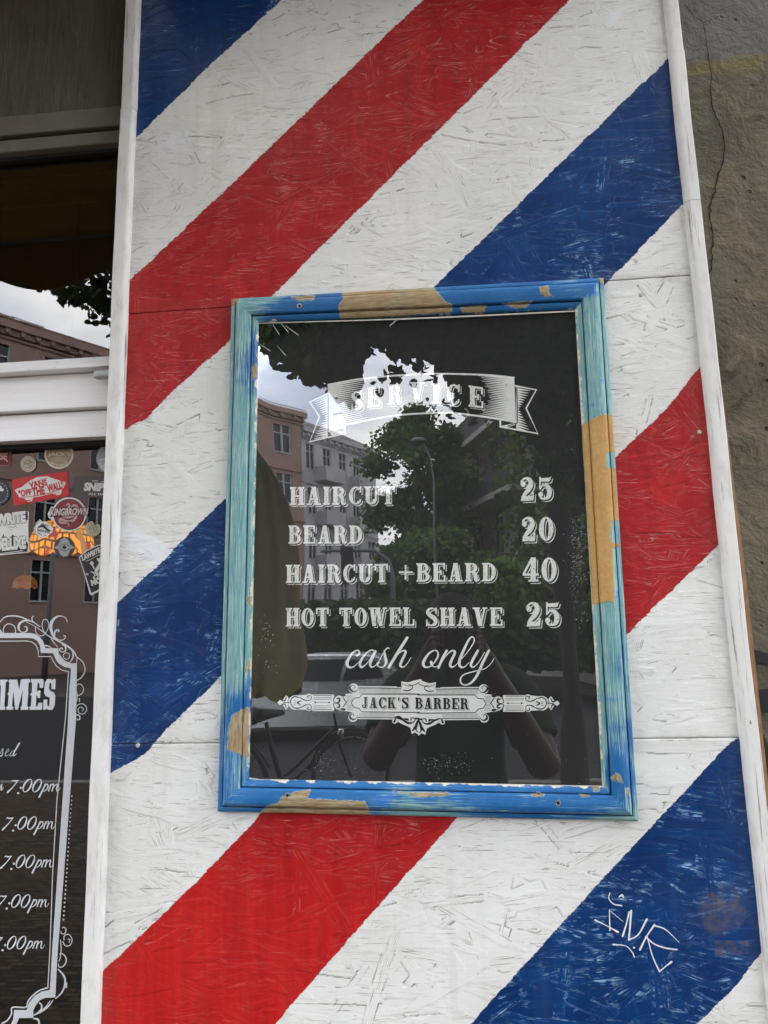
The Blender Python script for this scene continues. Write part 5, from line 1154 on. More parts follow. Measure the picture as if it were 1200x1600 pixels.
for i in range(26000):
    a, c_ = gr.uniform(380, 1000), gr.uniform(430, 600); lo = np.interp(a, lx_, ly_)
    if c_ < lo-18: pts.append(S(a, c_, gr.uniform(3.2, 6.4)))
leaves(pts, .078, 'crown', LM1, lime, 6)

# closed parasol in its olive cover ---------------------------------
PYY = 4.6; pc = S(394, 1000, PYY); para = empty('closed_parasol', (pc.x, -PYY, 0), 'closed olive green parasol standing on the pavement, mirrored at the left of the price list', 'parasol')
kx = (S(460, 900, PYY)-S(400, 900, PYY)).x/60
prof = [(S(400, y, PYY).z, r_*kx) for y, r_ in ((1075, 66), (1030, 75), (950, 69), (850, 61), (780, 50), (735, 36), (708, 16), (695, 3))]
V = []; nn = 48; pz = catmull(prof, 5)
for z_, r_ in pz:
    for j in range(nn): a = 2*PI*j/nn; q_ = r_*(1+.10*math.sin(a*6+z_*1.5)+.04*math.sin(a*11-z_*3)); V.append((pc.x+q_*math.cos(a), -PYY+q_*math.sin(a), z_-(.10*abs(math.sin(a*3)) if z_ == pz[0][0] else 0)))
Fc = [(i*nn+j, i*nn+(j+1) % nn, (i+1)*nn+(j+1) % nn, (i+1)*nn+j) for i in range(len(pz)-1) for j in range(nn)]
b = MB(); b.add(V, Fc); b.build('cover', plain('olive canvas', (.30, .26, .11), .9, .15, 9, bump=.3), para, True)
b = MB(); b.tube([(pc.x, -PYY, 0), (pc.x, -PYY, pz[0][0]+.3)], .028, 10); b.build('pole', plain('grey galvanised steel', (.13, .135, .14), .5, metal=.3), para, True)
b = MB(); b.box((pc.x-.3, -PYY-.3, .001), (pc.x+.3, -PYY+.3, .07), bev=.02); b.lathe([(.001, .14), (.05, .14), (.05, .07)], (pc.x, -PYY, 0), 'Z', 14); b.build('foot', plain('concrete foot', (.25, .24, .23), .9), para)

# awning over the shop window ----------------------------------------
aw = empty('awning', (-2, 0, 2.9), 'brown fabric awning with scalloped valance above the shop window', 'awning')
am = leaf_mat('brown awning cloth', (.30, .22, .12), (.38, .28, .15)); xa, xb = -4.0, XLO-.03; yo = -.60; zb_ = S(90, 402, .60).z+.15; za = zb_+.22
V = []; Fc = []; n_ = 40
for i in range(n_+1):
    t_ = i/n_
    for x in (xa, xb): V.append((x, .03+(yo-.03)*t_, za+(zb_-za)*t_-.035*abs(math.sin(t_*PI*5))))
for i in range(n_): Fc.append((2*i, 2*i+1, 2*i+3, 2*i+2))
b = MB(); b.add(V, Fc); o = b.build('canopy', am, aw); o.modifiers.new('thickness', 'SOLIDIFY').thickness = .004
V = []; Fc = []; k_ = 160
for i in range(k_+1):
    x = xa+(xb-xa)*i/k_; V += [(x, yo, zb_+.01), (x, yo-.01, zb_-.10-.055*abs(math.sin((x-xb)/.36*PI)))]
for i in range(k_): Fc.append((2*i, 2*i+1, 2*i+3, 2*i+2))
b = MB(); b.add(V, Fc); o = b.build('valance', am, aw); o.modifiers.new('thickness', 'SOLIDIFY').thickness = .004
b = MB()
for x in (xa+.1, (xa+xb)/2, xb-.06): b.tube([(x, .0, za-.08), (x, yo+.02, zb_-.03)], .014, 8)
b.tube([(xa, yo+.01, zb_), (xb, yo+.01, zb_)], .018, 8); b.build('arm', plain('white awning arm', (.4, .4, .4), .5), aw)

# parked silver car ---------------------------------------------------
CY = 11.3; c0 = S(640, 1080, CY); car = empty('parked_car', (c0.x-2.1, -CY-.9, -.125), 'silver hatchback car parked along the kerb, mirrored low in the price list', 'car')
gx = c0.x; gz = -.125; yn, yf = -CY, -CY-1.75
prof = [(0, .50), (.03, .78), (-.05, .98), (-.30, 1.22), (-.55, 1.40), (-1.2, 1.46), (-2.0, 1.42), (-2.75, 1.05), (-3.9, .88), (-4.15, .66), (-4.18, .35), (-3.8, .24), (-.3, .24), (-.02, .32)]
pf = [(a[0], a[1]) for a in catmull(prof, 4, True)]
b = MB(); bm = bmesh.new(); k_ = len(pf); lay = []
for yy, ins in ((0, .10), (.06, .03), (.16, 0), (1.59, 0), (1.69, .03), (1.75, .10)):
    row = []
    for x, z in pf:
        tum = max(0, z-.9)*.34; s_ = 1 if yy < .8 else -1
        row.append(bm.verts.new((gx+x*(1-ins*.0)+(-2.1-x)*ins*.12, yn-yy-s_*tum*(1 if abs(yy-.87) > .6 else 0), gz+(z-.75)*(1-ins*.5)+.75)))
    lay.append(row)
for a, c_ in zip(lay, lay[1:]):
    for j in range(k_): bm.faces.new((a[j], a[(j+1) % k_], c_[(j+1) % k_], c_[j]))
bm.faces.new(lay[0]); bm.faces.new(lay[-1][::-1]); b.bm(bm)
b.build('body', plain('silver car paint', (.42, .43, .45), .25, .03, 3, metal=.6), car, smooth=45)
ck = plain('car window', (.012, .013, .015), .08, .05, 3); tum = lambda z: max(0, z-.9)*.34
for poly in ([(-.42, 1.04), (-.55, 1.30), (-1.05, 1.36), (-1.15, 1.00)], [(-1.22, 1.0), (-1.12, 1.37), (-1.95, 1.35), (-2.55, 1.0)]):
    for side in (0, 1):
        b = MB(); b.prism([(gx+x, (yn-tum(z)+.004) if not side else (yf+tum(z)-.004), gz+z) for x, z in poly], (0, -.012 if not side else .012, 0)); b.build('side_window', ck, car)
b = MB(); b.prism([(gx-.10, yn-.25, gz+.99), (gx-.10, yf+.25, gz+.99), (gx-.42, yf+.38, gz+1.335), (gx-.42, yn-.38, gz+1.335)], (.03, 0, .03)); b.build('rear_window', ck, car)
for y0 in (yn-.02, yf+.30):
    b = MB(); b.box((gx-.22, y0-.28, gz+.80), (gx+.05, y0, gz+.97), bev=.03); b.build('tail_light', plain('red lamp glass', (.30, .012, .012), .2), car)
for x in (-.75, -3.35):
    for y0 in (yn-.02, yf+.20):
        b = MB(); b.lathe([(.001, .0), (.20, .0), (.21, -.01), (.30, -.0), (.315, -.03), (.315, -.17), (.29, -.19), (.001, -.19)], (gx+x, y0, gz+.315), 'Y', 28); w_ = b.build('wheel', plain('tyre rubber', (.02, .02, .02), .8), car, smooth=40)
        b = MB(); b.lathe([(.001, .012), (.05, .012), (.19, .004), (.20, -.01)], (gx+x, y0, gz+.315), 'Y', 24); b.build('rim', plain('alloy rim', (.35, .35, .36), .3, metal=.8), w_, smooth=40)

# bicycle leaning by the tree ------------------------------------------
BY = 5.7; wc = S(548, 1190, BY); wr = .36
bike = empty('bicycle', (wc.x, -BY, 0), 'black city bicycle standing beside the closed olive parasol', 'bicycle')
th = R(-28); ux = Vector((math.cos(th), math.sin(th), 0))
def bp(u, z): q = Vector((wc.x, -BY, 0))+ux*u; return Vector((q.x, q.y, z))
bk = plain('black bicycle paint', (.015, .015, .016), .35); rub = plain('tyre rubber', (.02, .02, .02), .8); chrm = plain('dull chrome', (.45, .45, .45), .3, metal=.9)
for u0 in (0, -1.06):
    b = MB(); b.tube([bp(u0+wr*math.cos(2*PI*i/40), wr+.01+wr*math.sin(2*PI*i/40)) for i in range(40)], .02, 8, closed=True); w_ = b.build('wheel', rub, bike, True)
    b = MB(); b.tube([bp(u0+(wr-.03)*math.cos(2*PI*i/40), wr+.01+(wr-.03)*math.sin(2*PI*i/40)) for i in range(40)], .008, 6, closed=True)
    for i in range(16): a = 2*PI*i/16; b.tube([bp(u0, wr+.01), bp(u0+(wr-.03)*math.cos(a), wr+.01+(wr-.03)*math.sin(a))], .0012, 4)
    b.build('rim', chrm, w_)
    b = MB(); b.tube([bp(u0+(wr+.04)*math.cos(R(a)), wr+.01+(wr+.04)*math.sin(R(a))) for a in range(20, 175, 10)], .014, 6); b.build('mudguard', bk, bike)
b = MB()
for q, r_ in (([(0, .35), (-.10, .62), (-.16, .92)], .014), ([(-.14, .80), (-.60, .42)], .018), ([(-.12, .70), (-.58, .34)], .016), ([(-.60, .30), (-.72, .88)], .016), ([(-.60, .32), (-1.06, .35)], .011), ([(-.70, .72), (-1.06, .35)], .010)): b.tube([bp(*p) for p in q], r_, 8)
b.build('bicycle_frame', bk, bike)
b = MB(); cc = bp(-.17, .98); sd_ = ux.cross(Vector((0, 0, 1))); b.tube([cc+sd_*.28-ux*.16, cc+sd_*.2-ux*.02, cc, cc-sd_*.2-ux*.02, cc-sd_*.28-ux*.16], .012, 8); b.build('handlebar', chrm, bike, True)
b = MB(); q = bp(-.74, .95); b.tube([q+ux*.14, q+ux*.02, q-ux*.12], [.02, .05, .085], 10); b.build('saddle', bk, bike, True)
b = MB(); q = bp(-.10, .74); b.lathe([(.001, .04), (.035, .035), (.04, 0), (.02, -.04), (.001, -.05)], q, 'X', 14); b.build('headlight', chrm, bike, True)
b = MB(); b.box(bp(-1.25, .72)-Vector((0, .06, .01)), bp(-.85, .72)+Vector((0, .06, .01))); b.build('luggage_rack', bk, bike)
for s_ in (.1, -.1):
    b = MB(); b.tube([bp(-.60, .30), bp(-.60, .30)+sd_*s_, bp(-.60+s_*1.4, .30-.1*(1 if s_ > 0 else -1))+sd_*s_], .009, 6); b.build('pedal', bk, bike)

# houses ----------------------------------------------------------------
WD = plain('dark window pane', (.018, .020, .024), .1, .2, 2); WFR = plain('window frame white', (.42, .42, .41), .5)
def facade(name, label, A, B, depth, zc, zr, wallm, roofm, wins, floors, zbase=3.2, cornice=.5, wframe=WFR, sky=None, hip=0):
    """house with its street face from A to B (ground points), cornice height zc, ridge zr"""
    A, B = Vector((A.x, A.y, -.14)), Vector((B.x, B.y, -.14)); d = B-A; l = d.length; d.normalize(); nrm = Vector((0, 0, 1)).cross(d)
    if nrm.y < 0: nrm = -nrm          # towards the shop
    e = empty(name, (A+B)/2, label, 'building')
    q = lambda s, o, z: A+d*s+nrm*o+Vector((0, 0, z+.14))
    def bx(b, s0, s1, o0, o1, z0, z1):
        V = [q(s, o, z) for z in (z0, z1) for s, o in ((s0, o0), (s1, o0), (s1, o1), (s0, o1))]
        b.add(V, [(0, 1, 2, 3), (7, 6, 5, 4), (0, 4, 5, 1), (1, 5, 6, 2), (2, 6, 7, 3), (3, 7, 4, 0)])
    # wall with window openings: piers and bands around recessed panes
    b = MB(); bx(b, 0, l, -depth, -.25, -.14, zc)
    cols = [(i+.5)*l/wins for i in range(wins)]; rows = [zbase+(zc-zbase)*(j+.5)/floors for j in range(floors)]
    ww, wh = min(1.35, l/wins*.5), (zc-zbase)/floors*.56
    xs = [0]; 
    for c in cols: xs += [c-ww/2, c+ww/2]
    xs.append(l)
    for i in range(0, len(xs), 2): bx(b, xs[i], xs[i+1], -.25, 0, -.14, zc)
    for c in cols:
        zs = [-.14]; 
        for r_ in rows: zs += [r_-wh/2, r_+wh/2]
        zs.append(zc)
        for i in range(0, len(zs), 2): bx(b, c-ww/2, c+ww/2, -.25, -.003, zs[i], zs[i+1])
    b.build('wall', wallm, e, norm=True)
    b = MB(); bx(b, -.2, l+.2, -.2, cornice, zc, zc+.45); bx(b, -.1, l+.1, -.2, cornice*.5, zc-.35, zc)
    for r_ in rows: bx(b, 0, l, .002, .12, r_+wh/2+.35, r_+wh/2+.5)
    for s_ in np.arange(.3, l, .9): bx(b, s_, s_+.25, .1, cornice*.85, zc-.3, zc-.002)
    b.build('cornice', wallm, e)
    for c in cols:
        for r_ in rows:
            b = MB(); bx(b, c-ww/2+.005, c+ww/2-.005, -.24, -.16, r_-wh/2+.005, r_+wh/2-.005); w_ = b.build('window', WD, e)
            b = MB(); 
            for s0, s1, z0, z1 in ((-ww/2, ww/2, -wh/2-.1, -wh/2), (-ww/2, -ww/2+.09, -wh/2, wh/2), (ww/2-.09, ww/2, -wh/2, wh/2), (-.05, .05, -wh/2, wh/2), (-ww/2+.09, ww/2-.09, wh*.18, wh*.18+.09)): bx(b, c+s0, c+s1, -.16, -.06 if s1-s0 < ww-.01 else .08, r_+z0, r_+z1)
            b.build('window_frame', wframe, w_)
    b = MB(); V = [q(0, .35, zc+.45), q(l, .35, zc+.45), q(l, -depth, zc+.45), q(0, -depth, zc+.45), q(0, -depth*.45, zr), q(l-hip, -depth*.45, zr)]
    b.add(V, [(0, 1, 5, 4), (2, 3, 4, 5), (0, 4, 3), (1, 2, 5), (0, 3, 2, 1)]); rf = b.build('roof', roofm, e)
    if sky:
        for s_ in sky:
            b = MB(); 
            t0, t1 = .3, .62; ro = lambda t_: .35+(-depth*.45-.35)*t_; rz = lambda t_: zc+.45+(zr-zc-.45)*t_
            b.add([q(s_, ro(t0)+.1, rz(t0)+.12), q(s_+1.3, ro(t0)+.1, rz(t0)+.12), q(s_+1.3, ro(t1)+.1, rz(t1)+.12), q(s_, ro(t1)+.1, rz(t1)+.12)], [(0, 1, 2, 3)]); o = b.build('skylight', plain('skylight pane', (.5, .52, .55), .15), rf); o.modifiers.new('thickness', 'SOLIDIFY').thickness = .08
    return e, q, bx
def rooftile():
    t = N('clay roof tiles'); p = t.sep(t.obj()); wv = t.math('SINE', t.math('MULTIPLY', p[2], 22)); w2 = t.math('SINE', t.math('MULTIPLY', t.math('ADD', p[0], t.math('MULTIPLY', p[1], -1)), 18))
    return t.fin(t.mix(t.rng(t.noise(t.obj(), 1.5, 5), .35, .65), (.085, .045, .03), (.155, .075, .045)), .8, t.bump(t.math('ADD', wv, w2), .8, .06), .05)
TILE = rooftile(); SLATE = plain('dark slate roof', (.06, .052, .05), .6, .2, 3)
pink = plain('pink brown stucco', (.31, .205, .175), .9, .12, .7); greys = plain('pale grey stucco', (.46, .45, .46), .9, .12, .6); lightw = plain('cream stucco', (.55, .53, .50), .9, .1, .6)
A = S(-330, 900, 29); Bq = S(474, 900, 56.5)
e, q, bx = facade('corner_house', 'pink brown stucco tenement with red tiled roof and roof windows across the street', A, Bq, 11, 19.9, 23.0, pink, TILE, 10, 4, sky=[8.2, 10.0, 23, 25, 31.6, 33.4], hip=4.5)
A = S(474, 900, 57); Bq = S(592, 900, 66)
e2, q, bx = facade('terraced_house', 'pale grey tenement with balconies and white window frames across the street', A, Bq, 11, 18.9, 22.2, greys, SLATE, 5, 4, zbase=3.4)
l_ = (Vector((A.x, A.y, 0))-Vector((Bq.x, Bq.y, 0))).length
for k_, s_ in ((0, .27), (1, .27), (2, .27), (0, .72), (1, .72), (2, .72)):
    z = 7.4+k_*3.87; b = MB(); s0 = s_*l_; bx(b, s0-1.3, s0+1.3, .002, 1.2, z-.25, z); bx(b, s0-1.3, s0+1.3, 1.05, 1.2, z, z+1.0); bx(b, s0-1.3, s0-1.15, .0, 1.05, z, z+1.0); bx(b, s0+1.15, s0+1.3, 0, 1.05, z, z+1.0); b.build('balcony', greys, e2)
A = S(736, 900, 36); Bq = S(1010, 900, 21)
e3, q, bx = facade('balcony_house', 'cream corner house with long railed balconies half hidden by leaves, mirrored at the right', A, Bq, 9, 14.5, 17.5, lightw, SLATE, 6, 4, zbase=1.2)
l_ = (Vector((A.x, A.y, 0))-Vector((Bq.x, Bq.y, 0))).length
for z in (7.5, 10.65):
    b = MB(); bx(b, -.6, l_*.55, .002, 1.3, z-.25, z); bs = b.build('balcony', lightw, e3)
    b = MB(); 
    for s_ in np.arange(-.55, l_*.55, .14): bx(b, s_, s_+.05, 1.2, 1.24, z, z+1.0)
    bx(b, -.6, l_*.55, 1.18, 1.26, z+1.0, z+1.06); b.build('balcony_rail', plain('grey rail', (.16, .15, .16), .6), bs)
b = MB(); V = [q(.6, .3, 6.4), q(3.4, .3, 6.4), q(3.4, 1.5, 5.8), q(.6, 1.5, 5.8)]; b.add(V, [(0, 1, 2, 3)]); o = b.build('shade', plain('orange red cloth', (.55, .07, .03), .7), e3); o.modifiers.new('thickness', 'SOLIDIFY').thickness = .03
# far street end
A = S(560, 900, 92); Bq = S(800, 900, 92)
facade('far_house', 'distant grey house closing the street behind the trees', A, Bq, 10, 11, 14, greys, SLATE, 6, 3)

# trees across the street -------------------------------------------------
def far_tree(cx, top_, width, low, Y, n, label, seed, mat=LM2):
    base = S(cx, 1000, Y); base.z = -.1; e = empty('deciduous_tree', base, label, 'tree', 'trees across the street')
    zt = S(cx, top_, Y).z; zl = S(cx, low, Y).z; r_ = (S(cx+width/2, 900, Y)-S(cx-width/2, 900, Y)).x/2; g = np.random.default_rng(seed)
    b = MB(); b.tube([base, (base.x+.1, base.y, zl), (base.x-.1, base.y+.1, (zl+zt)/2), (base.x, base.y, zt-.8)], [.28, .22, .14, .03], 10)
    blobs = []
    for i in range(34):
        h = g.random(); rr = r_*math.sqrt(max(.05, 1-(2*h-.85)**2*.8)); a = g.uniform(0, 2*PI); k_ = g.random()**.5
        c = Vector((base.x+rr*k_*math.cos(a), base.y+rr*k_*math.sin(a), zl+(zt-zl-.6)*h)); blobs.append((c, g.uniform(.16, .34)*r_))
        if i % 3 == 0: b.tube([(base.x, base.y, max(zl, c.z-1.2)), c], [.09, .02], 6)
    b.build('trunk', BARK, e)
    P_ = []
    per = n*2//len(blobs)
    for c, s_ in blobs: P_ += [(c.x+a_, c.y+b_, c.z+d_*.75) for a_, b_, d_ in g.normal(0, s_*.62, (per, 3))]
    leaves(P_, .19, 'crown', mat, e, seed+50)
far_tree(662, 628, 160, 890, 30, 11000, 'broad green tree mirrored in the middle of the price list', 1)
far_tree(722, 665, 70, 900, 33, 5000, 'yellowish green tree beside the cream balcony house', 2, LM3)
far_tree(622, 835, 90, 960, 24, 5000, 'low bushy tree in front of the pale grey tenement', 3)
far_tree(700, 810, 170, 970, 23, 6000, 'dense dark low tree under the broad green tree', 4)
far_tree(800, 850, 130, 985, 20, 5000, 'leafy shrub tree below the balconies', 5, LM3)
g = np.random.default_rng(9); P_ = [S(g.uniform(470, 1000), g.uniform(940, 1045), g.uniform(16, 19)) for i in range(9000)]
b_ = leaves([p for p in P_ if p.z > -.1], .22, 'hedge', LM1, None, 11); tag(b_, 'dark overgrown hedge on the far side of the road', 'hedge')
P_ = [q(g.uniform(7, l_), g.uniform(.1, 1.6), g.uniform(1, 12)) for i in range(3500)]
iv = leaves(P_, .26, 'climbing_plant', LM3, None, 12); tag(iv, 'green climber covering the cream balcony house', 'climbing plant')

# lamp post and signal mast ------------------------------------------------
lp = S(683, 900, 21); lam = empty('street_lamp', (lp.x, lp.y, -.1), 'slim grey street lamp with short curved arm in front of the broad green tree', 'street lamp')
zt = S(676, 690, 21).z; gm_ = plain('grey galvanised steel', (.13, .135, .14), .5, metal=.3)
b = MB(); b.tube([(lp.x, lp.y, -.12), (lp.x, lp.y, 3), (lp.x, lp.y, zt-1.3), (lp.x-.1, lp.y, zt-.5), (lp.x-.3, lp.y, zt)], [.06, .045, .035, .03, .03], 10); b.build('pole', gm_, lam, True)
b = MB(); b.lathe([(.001, .12), (.2, .08), (.26, 0), (.22, -.05), (.001, -.06)], (lp.x-.42, lp.y, zt+.02), 'Z', 16); b.build('lamp_head', gm_, lam, True)
tp = S(640, 960, 17); sg = empty('signal_mast', (tp.x, tp.y, -.12), 'dark traffic signal mast with curved arm reaching left', 'traffic light')
zt = S(600, 860, 17).z; xl_ = S(612, 880, 17).x; xe = S(500, 860, 17).x
b = MB(); b.tube([(xl_, tp.y, -.12), (xl_, tp.y, zt-.7), (xl_-.1, tp.y, zt-.25), (xl_-.45, tp.y, zt), (xe, tp.y, zt+.02)], [.08, .07, .06, .05, .04], 10); b.build('mast', gm_, sg, True)
b = MB(); b.box((xe+.55, tp.y-.12, zt-.85), (xe+.85, tp.y+.12, zt+.1), bev=.03); b.build('signal_head', plain('black signal box', (.02, .02, .02), .6), sg)
wp = S(76, 900, 24); lam2 = empty('street_lamp', (wp.x, wp.y, -.1), 'dark lamp post mirrored in the shop window below the orange lamp', 'street lamp')
b = MB(); b.tube([(wp.x-.05, wp.y, -.12), (wp.x, wp.y, 2.6), (wp.x+.06, wp.y, 6.8)], [.11, .09, .07], 10); b.build('pole', gm_, lam2, True); b = MB(); b.tube([(wp.x+.06, wp.y, 6.8), (wp.x+.9, wp.y, 7.1)], .05, 8); b.lathe([(.001, .1), (.25, .06), (.28, 0), (.001, -.05)], (wp.x+1.1, wp.y, 7.08), 'Z', 14); b.build('lamp_head', gm_, lam2, True)
# shop awnings along the pink house and a blue site cabin --------------------
for px_, w_, c_, lb in ((20, 90, (.28, .10, .09), 'dusty red shop awning at the foot of the pink brown tenement'), (120, 100, (.42, .26, .06), 'ochre yellow shop awning at the foot of the pink brown tenement')):
    Y = 38 if px_ < 60 else 42; a = S(px_-w_/2, 940, Y); c2 = S(px_+w_/2, 940, Y+3.2); e = empty('shop_awning', ((a+c2)/2), lb, 'awning', None); d_ = (c2-a).normalized(); n_ = Vector((0, 0, 1)).cross(d_); n_ = n_ if n_.y > 0 else -n_
    b = MB(); z0 = 3.4; a.z = c2.z = 0; V = [a+Vector((0, 0, z0+.7)), c2+Vector((0, 0, z0+.7)), c2+n_*1.4+Vector((0, 0, z0)), a+n_*1.4+Vector((0, 0, z0)), c2+n_*1.42+Vector((0, 0, z0-.5)), a+n_*1.42+Vector((0, 0, z0-.5))]
    b.add(V, [(0, 1, 2, 3), (3, 2, 4, 5)]); o = b.build('cloth', plain('awning cloth '+lb[:5], c_, .8), e); o.modifiers.new('thickness', 'SOLIDIFY').thickness = .02
cb = S(515, 1000, 19); e = empty('site_toilet', (cb.x, cb.y, -.12), 'blue portable toilet cabin by the far kerb', 'cabin')
b = MB(); b.box((cb.x-.5, cb.y-.5, -.12), (cb.x+.5, cb.y+.5, 2.0), bev=.05); b.build('cabin_body', plain('blue plastic', (.02, .06, .20), .5), e); b = MB(); b.lathe([(.72, 2.0), (.66, 2.08), (.3, 2.2), (.001, 2.22)], (cb.x, cb.y, 0), 'Z', 4); b.build('roof', plain('pale plastic', (.5, .5, .5), .5), e); b = MB(); b.box((cb.x-.36, cb.y+.502, 0), (cb.x+.36, cb.y+.53, 1.8)); b.build('door', plain('blue door', (.03, .08, .24), .5), e)

# ------------------------------------------------------------------ the photographer, mirrored in the price list
def skin_body(chains, root_i=0):
    """chains: list of lists of (point, radius); points that coincide are joined"""
    me = bpy.data.meshes.new('person'); V = []; E_ = []; Rr = []
    def idx(p, r):
        for i, v in enumerate(V):
            if (v-p).length < 1e-5: return i
        V.append(p); Rr.append(r); return len(V)-1
    for ch in chains:
        last = None
        for p, r in ch:
            i = idx(Vector(p), r)
            if last is not None and last != i: E_.append((last, i))
            last = i
    me.from_pydata([tuple(v) for v in V], E_, []); o = bpy.data.objects.new('person', me); col.objects.link(o)
    o.modifiers.new('skin', 'SKIN'); 
    sv = me.skin_vertices[0].data
    for i, r in enumerate(Rr): sv[i].radius = r if isinstance(r, tuple) else (r, r)
    sv[0].use_root = True
    sb = o.modifiers.new('sub', 'SUBSURF'); sb.levels = 2; sb.render_levels = 2
    dg = bpy.context.evaluated_depsgraph_get(); m2 = bpy.data.meshes.new_from_object(o.evaluated_get(dg)); bpy.data.objects.remove(o); return m2
bx_ = .0; by = -1.50
ph = CAM+Vector((0, -.012, 0))
eL = Vector((-.275, -1.34, 1.20)); eR = Vector((.265, -1.36, 1.165)); sL = Vector((-.185+bx_, by, 1.42)); sR = Vector((.185+bx_, by, 1.42))
hL = Vector((-.066, -1.115, 1.565)); hR = Vector((.075, -1.12, 1.545))
pelvis = Vector((bx_, by-.02, .95)); chest = Vector((bx_, by-.01, 1.30)); neck = Vector((bx_, by+.01, 1.47))
head = Vector((bx_-.01, by+.055, 1.615))
ch = [[(pelvis, (.15, .11)), (pelvis+Vector((0, .005, .16)), (.145, .11)), (chest, (.165, .12)), (chest+Vector((0, 0, .12)), (.13, .085)), (neck, (.058, .058)), (neck+Vector((0, .02, .07)), (.062, .066)), (head+Vector((0, .0, -.02)), (.074, .088)), (head+Vector((0, -.01, .05)), (.078, .094)), (head+Vector((0, -.015, .115)), (.045, .055))],
      [(chest+Vector((0, 0, .12)), .1), (sL, .07), (sL.lerp(eL, .5), .062), (eL, .054), (eL.lerp(hL, .4), .05), (eL.lerp(hL, .85), .031), (hL, (.026, .036))],
      [(chest+Vector((0, 0, .12)), .1), (sR, .07), (sR.lerp(eR, .5), .062), (eR, .054), (eR.lerp(hR, .4), .05), (eR.lerp(hR, .85), .031), (hR, (.026, .036))]]
for s_ in (-1, 1):
    hip = pelvis+Vector((s_*.095, 0, -.07)); ch.append([(pelvis, .1), (hip, .085), (hip+Vector((s_*.01, .02, -.38)), .058), (hip+Vector((s_*.015, -.005, -.62)), .05), (hip+Vector((s_*.02, -.02, -.80)), .038), (hip+Vector((s_*.03, .06, -.845)), .034), (hip+Vector((s_*.035, .15, -.855)), .026)])
for hnd, s_ in ((hL, -1), (hR, 1)):
    for k_, (dz, l) in enumerate(((.030, .9), (.011, 1.0), (-.008, .95), (-.026, .78))):
        r0 = hnd+Vector((s_*.0, .018, dz)); m1 = ph+Vector((s_*.064, -.012, dz-.02+(.004*k_))); m2 = ph+Vector((s_*(.058), .010, dz-.022)); tp_ = ph+Vector((s_*(.058-.022*l), .0165, dz-.024))
        ch.append([(hnd, .03), (r0, .0105), (m1, .0095), (m2, .009), (tp_, .0075)])
    ch.append([(hnd, .03), (hnd+Vector((-s_*.012, -.004, -.02)), .014), (ph+Vector((s_*.045, -.026, -.03)), .0115), (ph+Vector((s_*.022, -.024, -.012)), .009)])
person = skin_body(ch)
skin = plain('skin', (.085, .045, .033), .5, .06, 30)
person = link('person', person, skin, None, True); tag(person, 'photographer in green short sleeved shirt holding up a phone with both hands', 'person')
def shell(name, keep, push, mat):
    """garment: the body surface where keep() holds, moved outwards"""
    b = bmesh.new(); b.from_mesh(person.data); b.normal_update()
    bmesh.ops.delete(b, geom=[f for f in b.faces if not keep(f.calc_center_median())], context='FACES')
    for v in b.verts: v.co += v.normal*push
    me = bpy.data.meshes.new(name); b.to_mesh(me); b.free(); o = link(name, me, mat, person, True); m = o.modifiers.new('thickness', 'SOLIDIFY'); m.thickness = .006; m.offset = 1; return o
def upper_arm(c):
    for s_, e_ in ((sL, eL), (sR, eR)):
        t_ = (c-s_).dot(e_-s_)/(e_-s_).length_squared
        if -.3 < t_ < .62 and (c-(s_+(e_-s_)*t_)).length < .11: return True
    return False
shell('shirt', lambda c: (.88 < c.z < 1.475 and abs(c.x) < .20 and c.y < by+.17 and (c-eL).length > .1 and (c-eR).length > .1 and (abs(c.x) < .155 or c.z > 1.3)) or upper_arm(c), .012, plain('green t-shirt', (.007, .042, .014), .85, .15, 40))
shell('trousers', lambda c: .09 < c.z < .93, .011, plain('dark trousers', (.03, .032, .04), .85))
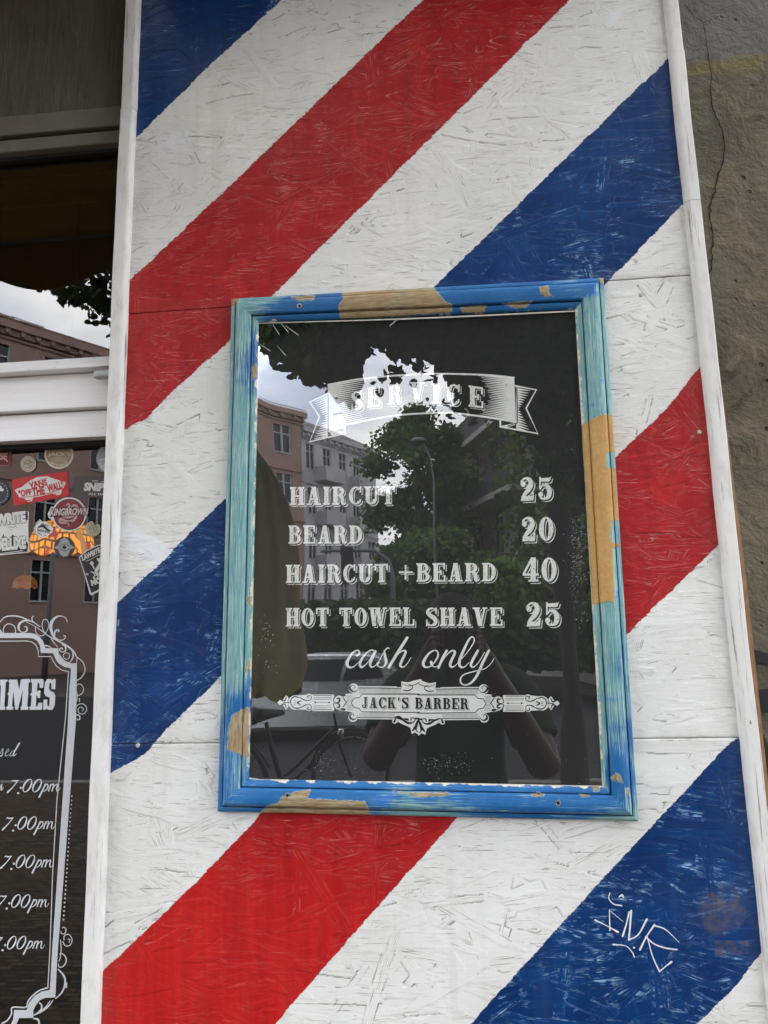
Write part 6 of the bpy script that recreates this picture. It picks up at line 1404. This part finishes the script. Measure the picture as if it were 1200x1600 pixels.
for s_ in (-1, 1): 
    b = MB(); hx = pelvis.x+s_*.125; b.tube([(hx, by-.08, .05), (hx, by-.02, .055), (hx+s_*.005, by+.08, .045), (hx+s_*.008, by+.17, .03)], [.042, .048, .046, .03], 12); b.build('shoe', plain('dark shoe', (.025, .024, .023), .6), person, True)
hm = plain('brown hair', (.02, .014, .01), .6)
shell('hair', lambda c: c.z > head.z+.055 and (c-head).length < .2 or (c.z > head.z-.04 and c.y < head.y-.035 and (c-head).length < .16), .012, hm)
b = MB()
nz_ = head+Vector((0, .092, -.018)); b.tube([head+Vector((0, .085, .03)), nz_+Vector((0, .010, 0)), nz_+Vector((0, .0, -.014))], [.008, .014, .010], 8); b.build('nose', skin, person, True)
b = MB(); b.tube([head+Vector((-.026, .078, -.062)), head+Vector((0, .088, -.064)), head+Vector((.026, .078, -.062))], [.003, .006, .003], 8); b.build('mouth', plain('lips', (.30, .10, .085), .5), person, True)
for s_ in (-1, 1):
    b = MB(); b.lathe([(.0005, .009), (.006, .006), (.009, 0), (.006, -.006), (.0005, -.009)], head+Vector((s_*.032, .078, .018)), 'Y', 12); b.build('eye', plain('eye', (.10, .08, .07), .2), person, True)
    b = MB(); b.lathe([(.001, -.006), (.018, -.004), (.026, .004), (.020, .008), (.001, .004)], head+Vector((s_*.083, -.005, 0)), 'X', 12); b.build('ear', skin, person, True)
phone = empty('phone', ph, 'slim dark phone held up in front of the photographer face', 'phone')
b = MB(); b.box((ph.x-.037, ph.y-.0085, ph.z-.145), (ph.x+.037, ph.y, ph.z+.022), bev=.004); b.build('phone_body', plain('dark phone shell', (.03, .03, .033), .3), phone, smooth=40)
b = MB(); b.lathe([(.012, 0), (.012, .0025), (.008, .0025), (.007, .0008), (.0005, .0008)], (ph.x, ph.y, ph.z), 'Y', 20); b.build('camera_lens', plain('lens glass', (.01, .01, .012), .1), phone, smooth=40)
b = MB(); b.box((ph.x-.034, ph.y-.0092, ph.z-.14), (ph.x+.034, ph.y-.0086, ph.z+.018)); b.build('screen', plain('phone screen', (.01, .01, .012), .1), phone)
